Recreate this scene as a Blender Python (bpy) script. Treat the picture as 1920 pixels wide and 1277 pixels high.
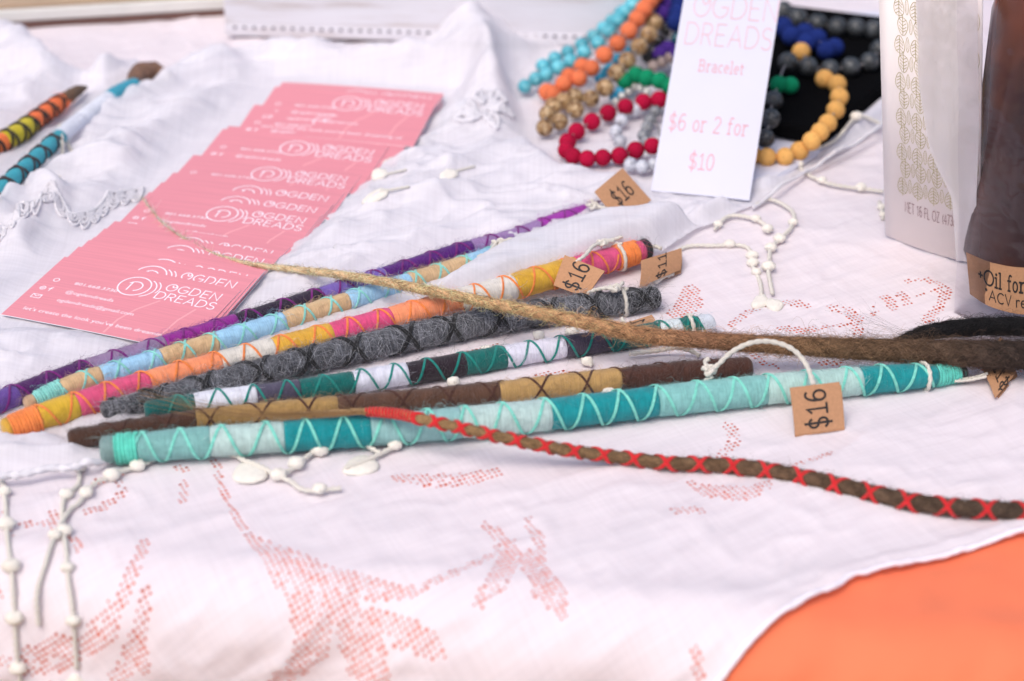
import bpy, math, random
import numpy as np
from math import sin, cos, pi, radians
from mathutils import Vector, Matrix
random.seed(7); rng = np.random.default_rng(7)
sc = bpy.context.scene
for o in list(bpy.data.objects): bpy.data.objects.remove(o)

# ------------------------------------------------------------------ camera, sky, sun, exposure (lengths in mm, written to Blender in metres)
S = 0.001
IW, IH, LENS = 1920.0, 1277.0, 70.0
FPX = LENS / 36.0 * IW
PITCH, CAMH = radians(29.2), 411.0
cd = bpy.data.cameras.new('camera'); cam = bpy.data.objects.new('camera', cd); sc.collection.objects.link(cam)
cam.location = (0, 0, CAMH * S); cam.rotation_euler = (pi / 2 - PITCH, 0, 0)
cd.lens = LENS; cd.sensor_width = 36.0; cd.sensor_fit = 'HORIZONTAL'; cd.clip_start = 0.01; cd.clip_end = 100
cd.dof.use_dof = True; cd.dof.focus_distance = 0.842; cd.dof.aperture_fstop = 7.0
sc.camera = cam

SUN_EL, SUN_AZ = radians(58), radians(-150)      # azimuth measured from +Y (away from the camera) towards +X
w = bpy.data.worlds.new('World'); sc.world = w; w.use_nodes = True
nt = w.node_tree; bg = nt.nodes['Background']
sky = nt.nodes.new('ShaderNodeTexSky'); sky.sky_type = 'NISHITA'; sky.sun_disc = False
sky.sun_elevation = SUN_EL; sky.sun_rotation = SUN_AZ; sky.air_density = 1.0; sky.dust_density = 4.0; sky.ozone_density = 1.0
nt.links.new(sky.outputs[0], bg.inputs[0]); bg.inputs[1].default_value = 0.145
sd = bpy.data.lights.new('sun', 'SUN'); sun = bpy.data.objects.new('sun', sd); sc.collection.objects.link(sun)
sd.energy = 1.35; sd.angle = radians(34); sd.color = (1.0, 0.94, 0.90)
dirv = Vector((sin(SUN_AZ) * cos(SUN_EL), cos(SUN_AZ) * cos(SUN_EL), sin(SUN_EL)))
sun.rotation_euler = dirv.to_track_quat('Z', 'Y').to_euler(); sun.location = dirv * 3
vs = sc.view_settings
sc.display_settings.display_device = 'sRGB'
vs.view_transform = 'Standard'; vs.look = 'None'; vs.gamma = 1.0; vs.use_curve_mapping = False; vs.exposure = 0.14
sc.cycles.use_denoising = True
sc.cycles.transparent_max_bounces = 24
sc.cycles.max_bounces = 8

# ------------------------------------------------------------------ pixel <-> place
FW = np.array([0, cos(PITCH), -sin(PITCH)]); UP = np.array([0, sin(PITCH), cos(PITCH)]); CAM = np.array([0, 0, CAMH])
def ray(px, py): return FW + np.array([1., 0, 0]) * (px - IW / 2) / FPX + UP * (IH / 2 - py) / FPX
def G(px, py, z=0.0):
    d = ray(px, py); t = (z - CAMH) / d[2]; return CAM + d * t
def proj(P):
    d = np.asarray(P, float) - CAM; zf = d @ FW
    return np.array([IW / 2 + FPX * d[0] / zf, IH / 2 - FPX * (d @ UP) / zf])
def mmpx(px, py, z=0): return ((G(px, py, z) - CAM) @ FW) / FPX      # mm per pixel at that place
E0, E1 = G(0, 1000)[:2], G(1920, 1165)[:2]
ET = (E1 - E0) / np.linalg.norm(E1 - E0); EN = np.array([ET[1], -ET[0]])
if EN[1] > 0: EN = -EN                                             # horizontal, from the table edge towards the camera
ER = 22.0
def drape(x, y, lift=0.0):
    """flat cloth coordinates -> place: flat on the table top, rolled over the edge, hanging in front"""
    x = np.asarray(x, float); y = np.asarray(y, float); lift = np.asarray(lift, float) + np.zeros_like(x)
    d = (x - E0[0]) * EN[0] + (y - E0[1]) * EN[1]
    t = (x - E0[0]) * ET[0] + (y - E0[1]) * ET[1]
    a = np.clip(d, 0, ER * pi / 2) / ER; rest = np.clip(d - ER * pi / 2, 0, None)
    out = np.where(d < 0, d, ER * np.sin(a) + rest * 0.10); dz = -ER * (1 - np.cos(a)) - rest * 0.995
    nx, nz = np.sin(a), np.cos(a)
    h = out + nx * lift; z = dz + nz * lift
    return E0[0] + t * ET[0] + h * EN[0], E0[1] + t * ET[1] + h * EN[1], z
def flat(px, py):
    """pixel -> flat cloth coordinates (undoes drape)"""
    q = G(px, py)[:2]; d0 = (q - E0) @ EN
    if d0 > 0: q = q - EN * d0 * .3
    f = lambda v: proj(np.array([float(k) for k in drape(v[0], v[1])])) - np.array([px, py])
    for _ in range(25):
        r = f(q)
        if np.abs(r).max() < .05: break
        J = np.stack([(f(q + np.array([.05, 0])) - r) / .05, (f(q + np.array([0, .05])) - r) / .05], 1); st = np.linalg.solve(J, r); L = np.linalg.norm(st); q = q - st * min(1, 25 / (L + 1e-9))
    return q

# ------------------------------------------------------------------ helpers: colours, nodes, materials
def lin(c):
    if isinstance(c, str): c = tuple(int(c[i:i + 2], 16) / 255 for i in (0, 2, 4))
    return tuple((v / 12.92 if v <= .04045 else ((v + .055) / 1.055) ** 2.4) for v in c)
class N:
    def __init__(s, name):
        s.m = bpy.data.materials.new(name); s.m.use_nodes = True; s.t = s.m.node_tree; s.p = s.t.nodes['Principled BSDF']; s.out = s.t.nodes['Material Output']
    def n(s, typ, **k):
        x = s.t.nodes.new('ShaderNode' + typ)
        for a, b in k.items(): setattr(x, a, b)
        return x
    def l(s, a, b): s.t.links.new(a, b)
    def noise(s, scale, detail=3, co=None, rough=.5):
        x = s.n('TexNoise'); x.inputs['Scale'].default_value = scale; x.inputs['Detail'].default_value = detail; x.inputs['Roughness'].default_value = rough
        if co is not None: s.l(co, x.inputs['Vector'])
        return x
    def ramp(s, fac, stops):
        r = s.n('ValToRGB'); s.l(fac, r.inputs[0]); el = r.color_ramp.elements
        while len(el) < len(stops): el.new(.5)
        for e, (p, c) in zip(el, stops): e.position = p; e.color = (*c[:3], 1)
        return r
    def bump(s, h, strength=.3, dist=.2):
        b = s.n('Bump'); b.inputs['Strength'].default_value = strength; b.inputs['Distance'].default_value = dist * S
        s.l(h, b.inputs['Height']); s.l(b.outputs[0], s.p.inputs['Normal']); return b
    def math(s, op, a, b=None):
        x = s.n('Math', operation=op)
        for i, v in enumerate((a, b)):
            if v is None: continue
            if isinstance(v, (int, float)): x.inputs[i].default_value = v
            else: s.l(v, x.inputs[i])
        return x.outputs[0]
def obco(b):
    return b.n('TexCoord').outputs['Object']
MC = {}
def simple(name, col, rough=.6, var=.12, scale=300, bump=.15, bscale=900, bdist=.15, metal=0, sheen=0, coat=0):
    if name in MC: return MC[name]
    b = N(name); c = lin(col); co = obco(b)
    nz = b.noise(scale, 4, co)
    r = b.ramp(nz.outputs[0], [(.25, tuple(v * (1 - var) for v in c)), (.75, tuple(min(1, v * (1 + var)) for v in c))])
    b.l(r.outputs[0], b.p.inputs['Base Color']); b.p.inputs['Roughness'].default_value = rough; b.p.inputs['Metallic'].default_value = metal
    b.p.inputs['Sheen Weight'].default_value = sheen; b.p.inputs['Coat Weight'].default_value = coat
    if bump: b.bump(b.noise(bscale, 3, co).outputs[0], bump, bdist)
    MC[name] = b.m; return b.m
def wool(col, name=None, contrast=.16, fleck=None):
    name = name or 'wool_' + str(col)
    if name in MC: return MC[name]
    b = N(name); c = np.array(lin(col)); uv = b.n('UVMap').outputs[0]; co = obco(b)
    mp = b.n('Mapping'); b.l(uv, mp.inputs[0]); mp.inputs['Scale'].default_value = (22, 3.0, 1)      # u: cm along the stick, v: turn
    nz = b.noise(1.0, 3, mp.outputs[0]); n2 = b.noise(330, 3, co)
    mx = b.math('ADD', b.math('MULTIPLY', nz.outputs[0], .62), b.math('MULTIPLY', n2.outputs[0], .38))
    st = [(.28, c * (1 - contrast * 1.7)), (.52, c), (.74, np.minimum(1, c * (1 + contrast) + .02))]
    if fleck: st = [(.30, np.array(lin(fleck[0]))), (.50, c), (.66, np.array(lin(fleck[1])))]
    r = b.ramp(mx, st); b.l(r.outputs[0], b.p.inputs['Base Color'])
    b.p.inputs['Roughness'].default_value = .95; b.p.inputs['Sheen Weight'].default_value = .2; b.p.inputs['Sheen Roughness'].default_value = .6
    b.p.inputs['Specular IOR Level'].default_value = .15
    b.bump(mx, .75, .55); MC[name] = b.m; return b.m
def vcol(name, rough=.85, sheen=.2, bump=0, mul=1.0):
    if name in MC: return MC[name]
    b = N(name); a = b.n('Attribute', attribute_name='col'); b.l(a.outputs['Color'], b.p.inputs['Base Color'])
    b.p.inputs['Roughness'].default_value = rough; b.p.inputs['Sheen Weight'].default_value = sheen; b.p.inputs['Specular IOR Level'].default_value = .2
    if bump:
        uv = b.n('UVMap').outputs[0]; mp = b.n('Mapping'); b.l(uv, mp.inputs[0]); mp.inputs['Scale'].default_value = (5, 9, 1)
        b.bump(b.noise(1.6, 4, mp.outputs[0]).outputs[0], bump, .8)
    MC[name] = b.m; return b.m
def cord_mat(name, col, rough=.85):
    if name in MC: return MC[name]
    b = N(name); c = np.array(lin(col)); uv = b.n('UVMap').outputs[0]
    mp = b.n('Mapping'); b.l(uv, mp.inputs[0]); mp.inputs['Scale'].default_value = (6, 2, 1); mp.inputs['Rotation'].default_value = (0, 0, .9)
    wv = b.n('TexWave'); wv.inputs['Scale'].default_value = 1.6; wv.inputs['Distortion'].default_value = 1.2; b.l(mp.outputs[0], wv.inputs[0])
    r = b.ramp(wv.outputs[0], [(.0, c * .8), (.6, c)]); b.l(r.outputs[0], b.p.inputs['Base Color']); b.p.inputs['Roughness'].default_value = rough
    b.p.inputs['Sheen Weight'].default_value = .15; b.bump(wv.outputs[0], .5, .4); MC[name] = b.m; return b.m
def cloth_mat(name, col, through, weave=.55, bump=.35, trans=.22):
    """woven cloth: a share of the light passes straight through between the threads"""
    b = N(name); c = np.array(lin(col)); co = obco(b); sep = b.n('SeparateXYZ'); b.l(b.n('UVMap').outputs[0], sep.inputs[0])
    k = 2 * pi / weave
    wx = b.math('SINE', b.math('MULTIPLY', sep.outputs[0], k)); wy = b.math('SINE', b.math('MULTIPLY', sep.outputs[1], k))
    slub = b.noise(1.0, 3); mp = b.n('Mapping'); b.l(b.n('UVMap').outputs[0], mp.inputs[0]); mp.inputs['Scale'].default_value = (.03, .75, 1); b.l(mp.outputs[0], slub.inputs['Vector'])
    slub2 = b.noise(1.0, 3); mp2 = b.n('Mapping'); b.l(b.n('UVMap').outputs[0], mp2.inputs[0]); mp2.inputs['Scale'].default_value = (.75, .03, 1); b.l(mp2.outputs[0], slub2.inputs['Vector'])
    sl = b.math('ADD', slub.outputs[0], slub2.outputs[0])
    h = b.math('ADD', b.math('MULTIPLY', b.math('MULTIPLY', wx, wy), .25), sl)
    r = b.ramp(b.math('MULTIPLY', sl, .5), [(.36, c * .925), (.60, c)]); b.l(r.outputs[0], b.p.inputs['Base Color'])
    b.p.inputs['Roughness'].default_value = .9; b.p.inputs['Specular IOR Level'].default_value = .1; b.p.inputs['Sheen Weight'].default_value = .1
    b.bump(h, bump, .12)
    tr = b.n('BsdfTranslucent'); tr.inputs[0].default_value = (*(c * .95), 1); tp = b.n('BsdfTransparent')
    m1 = b.n('MixShader'); m1.inputs[0].default_value = trans; b.l(b.p.outputs[0], m1.inputs[1]); b.l(tr.outputs[0], m1.inputs[2])
    m2 = b.n('MixShader'); gap = b.math('MULTIPLY', b.math('SUBTRACT', 1.25, b.math('MULTIPLY', sl, .25)), through); b.l(gap, m2.inputs[0])
    b.l(m1.outputs[0], m2.inputs[1]); b.l(tp.outputs[0], m2.inputs[2]); b.l(m2.outputs[0], b.out.inputs[0])
    return b.m

# ------------------------------------------------------------------ helpers: objects
LOC = {}
def link(o): sc.collection.objects.link(o); return o
def tag(o, label=None, cat=None, group=None, kind=None):
    for k, v in (('label', label), ('category', cat), ('group', group), ('kind', kind)):
        if v: o[k] = v
    return o
def thing(name, loc, label, cat, group=None):
    o = link(bpy.data.objects.new(name, None)); loc = np.array(loc, float); o.location = loc * S; o.empty_display_size = .01
    LOC[o.name] = loc; return tag(o, label, cat, group)
def mesh(name, V, F, mats, parent=None, origin=None, smooth=True, uv=None, col=None, midx=None):
    V = np.asarray(V, float); org = np.array(origin if origin is not None else (LOC[parent.name] if parent else V.mean(0)), float)
    me = bpy.data.meshes.new(name); me.from_pydata(((V - org) * S).tolist(), [], F if isinstance(F, list) else F.tolist())
    for m in (mats if isinstance(mats, (list, tuple)) else [mats]): me.materials.append(m)
    if smooth: me.polygons.foreach_set('use_smooth', np.ones(len(me.polygons), bool))
    if midx is not None: me.polygons.foreach_set('material_index', np.asarray(midx, np.int32))
    if uv is not None:
        lay = me.uv_layers.new(name='UVMap'); li = np.empty(len(me.loops), np.int32); me.loops.foreach_get('vertex_index', li)
        lay.data.foreach_set('uv', np.asarray(uv, np.float32)[li].ravel())
    if col is not None:
        a = me.color_attributes.new('col', 'FLOAT_COLOR', 'POINT'); a.data.foreach_set('color', np.c_[np.asarray(col), np.ones(len(V))].astype(np.float32).ravel())
    me.update(); o = link(bpy.data.objects.new(name, me)); LOC[o.name] = org
    if parent:
        o.parent = parent; o.location = (org - LOC[parent.name]) * S
    else: o.location = org * S
    return o
def copy(o, parent=None, loc=None, rot=None):
    c = link(o.copy()); c.parent = parent
    if loc is not None:
        LOC[c.name] = np.array(loc, float); c.location = (LOC[c.name] - (LOC[parent.name] if parent else 0)) * S
    if rot is not None: c.rotation_euler = rot
    return c
class MB:
    """collects pieces of ONE part"""
    def __init__(s): s.V = []; s.F = []; s.U = []; s.C = []; s.n = 0; s.mi = []
    def add(s, V, F, U=None, C=None, mi=0):
        V = np.asarray(V, float); s.V.append(V); s.F += [tuple(int(i) + s.n for i in f) for f in F]; s.n += len(V)
        s.U.append(np.zeros((len(V), 2)) if U is None else U); s.C.append(np.zeros((len(V), 3)) + (np.zeros(3) if C is None else C)); s.mi += [mi] * len(F)
    def build(s, name, mats, parent=None, smooth=True, col=False, **k):
        return mesh(name, np.vstack(s.V), s.F, mats, parent, smooth=smooth, uv=np.vstack(s.U), col=np.vstack(s.C) if col else None, midx=s.mi, **k)

def catmull(P, n):
    P = np.asarray(P, float); m = len(P); Q = np.vstack([2 * P[0] - P[1], P, 2 * P[-1] - P[-2]])
    ts = np.linspace(0, m - 1 - 1e-9, n); i = ts.astype(int); f = (ts - i)[:, None]
    a, b, c, d = Q[i], Q[i + 1], Q[i + 2], Q[i + 3]
    return .5 * (2 * b + (c - a) * f + (2 * a - 5 * b + 4 * c - d) * f ** 2 + (3 * b - a - 3 * c + d) * f ** 3)
def arclen(P): return np.r_[0, np.cumsum(np.linalg.norm(np.diff(P, axis=0), axis=1))]
def resample(P, R, step):
    s = arclen(P); n = max(2, int(s[-1] / step) + 1); q = np.linspace(0, s[-1], n)
    return np.stack([np.interp(q, s, P[:, k]) for k in range(P.shape[1])], 1), np.interp(q, s, R), q
def frames(P):
    T = np.gradient(P, axis=0); T /= np.linalg.norm(T, axis=1)[:, None] + 1e-12
    up = np.array([0, 0, 1.]) if abs(T[0][2]) < .9 else np.array([0, 1., 0])
    A = np.zeros_like(P); a = up - T[0] * (up @ T[0]); a /= np.linalg.norm(a); A[0] = a
    for i in range(1, len(P)):
        a = A[i - 1] - T[i] * (A[i - 1] @ T[i]); A[i] = a / (np.linalg.norm(a) + 1e-12)
    return T, A, np.cross(T, A)
def hash3(a, b, seed=0):
    x = np.sin(a * 127.1 + b * 311.7 + seed * 74.7) * 43758.5453; return x - np.floor(x)
def vnoise(x, y, seed=0):
    xi, yi = np.floor(x), np.floor(y); xf, yf = x - xi, y - yi; u = xf * xf * (3 - 2 * xf); v = yf * yf * (3 - 2 * yf)
    return (hash3(xi, yi, seed) * (1 - u) + hash3(xi + 1, yi, seed) * u) * (1 - v) + (hash3(xi, yi + 1, seed) * (1 - u) + hash3(xi + 1, yi + 1, seed) * u) * v
def fbm(x, y, seed=0, oct=3):
    r = 0; a = 1; t = 0
    for k in range(oct): r = r + a * vnoise(x * 2 ** k, y * 2 ** k, seed + k * 13); t += a; a *= .5
    return r / t
def tube_vf(P, R, nseg=12, disp=None, caps=True, fr=None, s0=0.):
    """P points, R radii -> verts, faces, uv (u in cm along, v turn). disp(s, theta) gives a radius factor"""
    P = np.asarray(P, float); R = np.asarray(R, float) + np.zeros(len(P)); T, A, B = fr or frames(P); s = arclen(P) + s0
    th = np.linspace(0, 2 * pi, nseg, endpoint=False); rr = R[:, None] * np.ones(nseg)
    if disp is not None: rr = rr * disp(s[:, None] + 0 * th, th[None, :] + 0 * s[:, None])
    V = P[:, None, :] + rr[..., None] * (np.cos(th)[None, :, None] * A[:, None, :] + np.sin(th)[None, :, None] * B[:, None, :])
    U = np.stack([(s / 10)[:, None] + 0 * th, (th / (2 * pi))[None, :] + 0 * s[:, None]], -1)
    n = len(P); i = np.arange(n - 1)[:, None] * nseg; j = np.arange(nseg)[None, :]; j2 = (j + 1) % nseg
    F = np.stack([i + j, i + j2, i + nseg + j2, i + nseg + j], -1).reshape(-1, 4).tolist()
    if caps: F.append(list(range(nseg))[::-1]); F.append(list(range((n - 1) * nseg, n * nseg)))
    return V.reshape(-1, 3), F, U.reshape(-1, 2)
def twist(k=.5, lobes=2, amp=.16): return lambda s, t: 1 + amp * np.cos(lobes * t - s * k * 2 * pi)
def cord(mb, pts, r=.8, n=None, C=None, lobes=2, pitch=.32, nseg=10, amp=.18):
    P = catmull(pts, max(12, len(pts) * 8)); P, R, _ = resample(P, np.full(len(P), r), max(.5, r * .55))
    V, F, U = tube_vf(P, R, nseg, twist(pitch / r * .9, lobes, amp)); mb.add(V, F, U, C)
def ball_vf(c, r, seg=10, ring=7, lump=.0, seed=0, sc3=(1, 1, 1)):
    V = []; F = []
    for i in range(ring + 1):
        ph = pi * i / ring
        for j in range(seg):
            t = 2 * pi * j / seg; d = np.array([sin(ph) * cos(t), sin(ph) * sin(t), cos(ph)])
            k = 1 + lump * (hash3(i if 0 < i < ring else i * 7, j if 0 < i < ring else 0, seed) - .5) * 2
            V.append(np.asarray(c) + d * r * k * np.array(sc3))
    for i in range(ring):
        for j in range(seg):
            F.append((i * seg + j, (i + 1) * seg + j, (i + 1) * seg + (j + 1) % seg, i * seg + (j + 1) % seg))
    return np.array(V), F
def fibres(P0, D, L, lift, nrm, r, cols, mb_name, parent, mat, curl=.5, npts=5, curv=None):
    """many thin hairs as ONE part; P0 start, D direction, L length, nrm outward, lift height"""
    n = len(P0); t = np.linspace(0, 1, npts)
    side = np.cross(D, nrm); ph = rng.uniform(0, 6.28, n); amp = rng.normal(0, curl, n) * L * .25
    pts = P0[:, None] + D[:, None] * (L[:, None] * t)[..., None] + nrm[:, None] * (lift[:, None] * np.sin(pi * t * .85)[None])[..., None] + side[:, None] * (amp[:, None] * np.sin(t[None] * 4 + ph[:, None]) - amp[:, None] * np.sin(ph[:, None]))[..., None]
    if curv is not None: pts = pts - nrm[:, None] * (curv[:, None] * (L[:, None] * t[None]) ** 2 / 2)[..., None]
    T = np.gradient(pts, axis=1); T /= np.linalg.norm(T, axis=2, keepdims=True) + 1e-9
    A = np.cross(T, nrm[:, None] + .01); A /= np.linalg.norm(A, axis=2, keepdims=True) + 1e-9; B = np.cross(T, A)
    rr = (np.asarray(r) + np.zeros(n))[:, None] * np.linspace(1, .45, npts)[None]
    V = np.stack([pts + rr[..., None] * (cos(k) * A + sin(k) * B) for k in (0, 2.094, 4.189)], 2).reshape(-1, 3)
    b = (np.arange(n) * npts * 3)[:, None, None] + (np.arange(npts - 1) * 3)[None, :, None]; k = np.arange(3)[None, None]; k2 = (k + 1) % 3
    F = np.stack([b + k, b + k2, b + 3 + k2, b + 3 + k], -1).reshape(-1, 4)
    C = np.repeat(np.asarray(cols), npts * 3, axis=0)
    o = mesh(mb_name, V, F, mat, parent, col=C); o['kind'] = 'stuff'; return o

# ------------------------------------------------------------------ lettering: pen strokes
def arc(cx, cy, rx, ry, a0, a1, n=16):
    t = np.radians(np.linspace(a0, a1, n)); return [(cx + rx * cos(v), cy + ry * sin(v)) for v in t]
GL = {   # glyph: width, strokes, serif strokes (cap height 1)
 'O': (.92, [arc(.46, .5, .44, .5, 90, 450, 28)], []),
 '@O': (.92, [arc(.46, .5, .44, .5, 60, 420, 28), [(.68, .93)] + arc(.62, .74, .16, .19, 60, -200, 12)], []),
 'G': (.9, [arc(.46, .5, .44, .5, 48, 330, 24) + [(.86, .46), (.48, .46)]], []),
 'D': (.84, [[(.06, 0), (.06, 1)] + arc(.34, .5, .46, .5, 90, -90, 18) + [(.06, 0)]], []),
 'E': (.66, [[(.6, 1), (.06, 1), (.06, 0), (.6, 0)], [(.06, .52), (.52, .52)]], []),
 'N': (.82, [[(.06, 0), (.06, 1), (.74, 0), (.74, 1)]], []),
 'R': (.72, [[(.06, 0), (.06, 1)] + arc(.36, .74, .26, .26, 90, -90, 12) + [(.06, .48)], [(.36, .48), (.64, 0)]], []),
 'A': (.86, [[(.04, 0), (.43, 1), (.82, 0)], [(.18, .34), (.68, .34)]], []),
 'S': (.66, [arc(.33, .75, .27, .25, 35, 270, 14) + arc(.33, .25, .29, .25, 90, -145, 14)], []),
 'T': (.7, [[(.02, 1), (.68, 1)], [(.35, 1), (.35, 0)]], []),
 'F': (.6, [[(.56, 1), (.06, 1), (.06, 0)], [(.06, .52), (.5, .52)]], []),
 'L': (.58, [[(.06, 1), (.06, 0), (.54, 0)]], []),
 'Z': (.68, [[(.06, 1), (.62, 1), (.06, 0), (.64, 0)]], []),
 'C': (.82, [arc(.46, .5, .42, .5, 50, 310, 20)], []),
 'V': (.8, [[(.02, 1), (.4, 0), (.78, 1)]], []),
 'B': (.68, [[(.1, 0), (.1, 1)] + arc(.34, .76, .2, .24, 90, -90, 10) + [(.1, .52)], [(.34, .52)] + arc(.36, .26, .24, .26, 90, -90, 10) + [(.1, 0)]], [[(.0, 0), (.2, 0)], [(.0, 1), (.2, 1)]]),
 'r': (.42, [[(.1, 0), (.1, .66)], [(.1, .42)] + arc(.32, .46, .2, .2, 150, 60, 6)], [[(0, 0), (.22, 0)], [(0, .66), (.1, .66)]]),
 'a': (.52, [arc(.24, .5, .17, .17, 150, 0, 10) + [(.41, 0)], arc(.24, .19, .19, .19, 40, 330, 16)], [[(.41, 0), (.5, 0)]]),
 'c': (.46, [arc(.26, .33, .21, .33, 50, 310, 18)], []),
 'e': (.5, [[(.07, .36), (.43, .36)] + arc(.25, .34, .19, .33, 5, 310, 18)], []),
 'l': (.24, [[(.11, 0), (.11, 1.05)]], [[(0, 0), (.22, 0)], [(0, 1.05), (.11, 1.05)]]),
 't': (.34, [[(.13, .9), (.13, .14)] + arc(.24, .14, .11, .14, 180, 300, 7), [(0, .66), (.3, .66)]], []),
 'o': (.54, [arc(.27, .33, .22, .33, 90, 450, 22)], []),
 'f': (.4, [[(.13, 0), (.13, .8)] + arc(.28, .84, .15, .2, 180, 45, 8), [(0, .66), (.32, .66)]], [[(.02, 0), (.26, 0)]]),
 'i': (.24, [[(.11, 0), (.11, .66)], arc(.11, .9, .03, .03, 0, 360, 6)], [[(0, 0), (.22, 0)], [(0, .66), (.11, .66)]]),
 'm': (.7, [[(.06, 0), (.06, .66)], arc(.2, .46, .14, .2, 180, 0, 8) + [(.34, 0)], arc(.48, .46, .14, .2, 180, 0, 8) + [(.62, 0)]], []),
 '1': (.5, [[(.08, .8), (.27, 1), (.27, 0)]], [[(.02, 0), (.52, 0)]]),
 '6': (.62, [arc(.36, .52, .3, .5, 62, 180, 12) + arc(.32, .3, .26, .3, 180, 540, 24)], []),
 '2': (.58, [arc(.29, .72, .24, .28, 160, -35, 14) + [(.04, 0), (.54, 0)]], []),
 '0': (.6, [arc(.3, .5, .25, .5, 90, 450, 26)], []),
 '5': (.58, [[(.5, 1), (.12, 1), (.1, .56)] + arc(.28, .32, .26, .32, 125, -140, 14)], []),
 '4': (.6, [[(.42, 0), (.42, 1), (.02, .3), (.58, .3)]], []),
 '7': (.54, [[(.04, 1), (.52, 1), (.18, 0)]], []),
 '3': (.56, [arc(.27, .75, .22, .25, 150, -80, 12) + arc(.27, .26, .25, .26, 85, -150, 14)], []),
 '$': (.66, [arc(.33, .72, .24, .24, 30, 270, 14) + arc(.33, .25, .26, .24, 90, -150, 14), [(.33, 1.16), (.33, -.18)]], []),
 '(': (.34, [arc(.5, .42, .36, .62, 135, 225, 10)], []),
 '+': (.4, [[(.04, .5), (.38, .5)], [(.21, .68), (.21, .32)]], []),
 '*': (.36, [arc(.16, .9, .06, .06, 0, 360, 8), arc(.16, .9, .1, .1, 0, 360, 8)], []), ' ': (.34, [], []), '.': (.2, [arc(.1, .04, .03, .03, 0, 360, 6)], []), 'n': (.5, [[(.06, 0), (.06, .66)], arc(.24, .46, .18, .2, 180, 0, 8) + [(.42, 0)]], []),
}
def stroke_vf(pts, w):
    P = np.array(pts, float); keep = np.r_[True, np.linalg.norm(np.diff(P, axis=0), axis=1) > 1e-5]; P = P[keep]
    if len(P) < 2: return None
    closed = np.linalg.norm(P[0] - P[-1]) < 1e-4
    T = np.diff(P, axis=0); T /= np.linalg.norm(T, axis=1)[:, None]
    Ta = np.vstack([T[-1:] if closed else T[:1], T]); Tb = np.vstack([T, T[:1] if closed else T[-1:]])
    Nn = np.stack([-(Ta + Tb)[:, 1], (Ta + Tb)[:, 0]], 1); ln = np.linalg.norm(Nn, axis=1)[:, None]; Nn /= np.maximum(ln, 1e-6)
    k = np.clip(2 / np.maximum(ln, .8), 1, 1.9)
    if not closed: P[0] -= T[0] * w * .4; P[-1] += T[-1] * w * .4
    V = np.vstack([P + Nn * k * w / 2, P - Nn * k * w / 2]); n = len(P)
    return V, [(i, i + n, i + 1 + n, i + 1) for i in range(n - 1)]
def text2d(s, h, pen, xs=1., serif=False, gap=.14, swirl=False, slant=0.):
    """list of flat stroke pieces (2-D, mm), total width; cap height h"""
    x = 0; out = []
    for ch in s:
        wd, st, se = GL['@O' if (swirl and ch == 'O') else ch]
        for q in st + (se if serif else []):
            p = [((x + px * xs) * h + slant * py * h, py * h) for px, py in q]; r = stroke_vf(p, pen)
            if r: out.append(r)
        x += (wd + gap) * xs
    return out, (x - gap * xs) * h
def place_text(mb, pieces, org, ux, uy, off=(0, 0), rot=0., lift=.06, mi=0, warp=None):
    ux = np.asarray(ux, float); uy = np.asarray(uy, float); nn = np.cross(ux, uy); nn /= np.linalg.norm(nn); c, s_ = cos(rot), sin(rot)
    for k, (V, F) in enumerate(pieces):
        X = V[:, 0] * c - V[:, 1] * s_ + off[0]; Y = V[:, 0] * s_ + V[:, 1] * c + off[1]; lf = lift + .012 * (k % 5)
        W = warp(X, Y, lf) if warp else np.asarray(org) + X[:, None] * ux + Y[:, None] * uy + nn * lf
        mb.add(W, F, mi=mi)
def font2d(s, h, shear=0.):
    """small print in Blender's own sans face, as flat pieces"""
    cu = bpy.data.curves.new('t', 'FONT'); cu.body = s; cu.size = h * 1.38; cu.shear = shear; cu.resolution_u = 2; o = bpy.data.objects.new('t', cu); sc.collection.objects.link(o)
    dg = bpy.context.evaluated_depsgraph_get(); me = o.evaluated_get(dg).to_mesh(); V = np.array([v.co[:2] for v in me.vertices]); F = [tuple(p.vertices) for p in me.polygons]
    o.evaluated_get(dg).to_mesh_clear(); bpy.data.objects.remove(o); bpy.data.curves.remove(cu); return [(V, F)], V[:, 0].max()

# ================================================================== SETTING: unseen ground added for its bounce light, table with its coral cover
def seg_dist(X, Y, poly, closed=True):
    P = np.asarray(poly, float); Q = np.roll(P, -1, 0) if closed else P[1:]; A = P if closed else P[:-1]
    best = np.full(X.shape, 1e9); par = np.zeros(X.shape); nx = np.zeros(X.shape); ny = np.zeros(X.shape); acc = 0.
    for a, b in zip(A, Q):
        d = b - a; L2 = d @ d + 1e-12; t = np.clip(((X - a[0]) * d[0] + (Y - a[1]) * d[1]) / L2, 0, 1)
        cx, cy = a[0] + t * d[0], a[1] + t * d[1]; q = np.hypot(X - cx, Y - cy); m = q < best
        best = np.where(m, q, best); par = np.where(m, acc + t * math.sqrt(L2), par); nx = np.where(m, cx, nx); ny = np.where(m, cy, ny); acc += math.sqrt(L2)
    return best, par, nx, ny
def inside(X, Y, poly):
    P = np.asarray(poly, float); r = np.zeros(X.shape, bool); j = len(P) - 1
    for i in range(len(P)):
        xi, yi, xj, yj = *P[i], *P[j]
        r ^= ((yi > Y) != (yj > Y)) & (X < (xj - xi) * (Y - yi) / (yj - yi + 1e-12) + xi); j = i
    return r
def sstep(a, b, x): t = np.clip((x - a) / (b - a), 0, 1); return t * t * (3 - 2 * t)
gp = lambda L, z=0.: np.array([G(x, y, z)[:2] for x, y in L])

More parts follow.
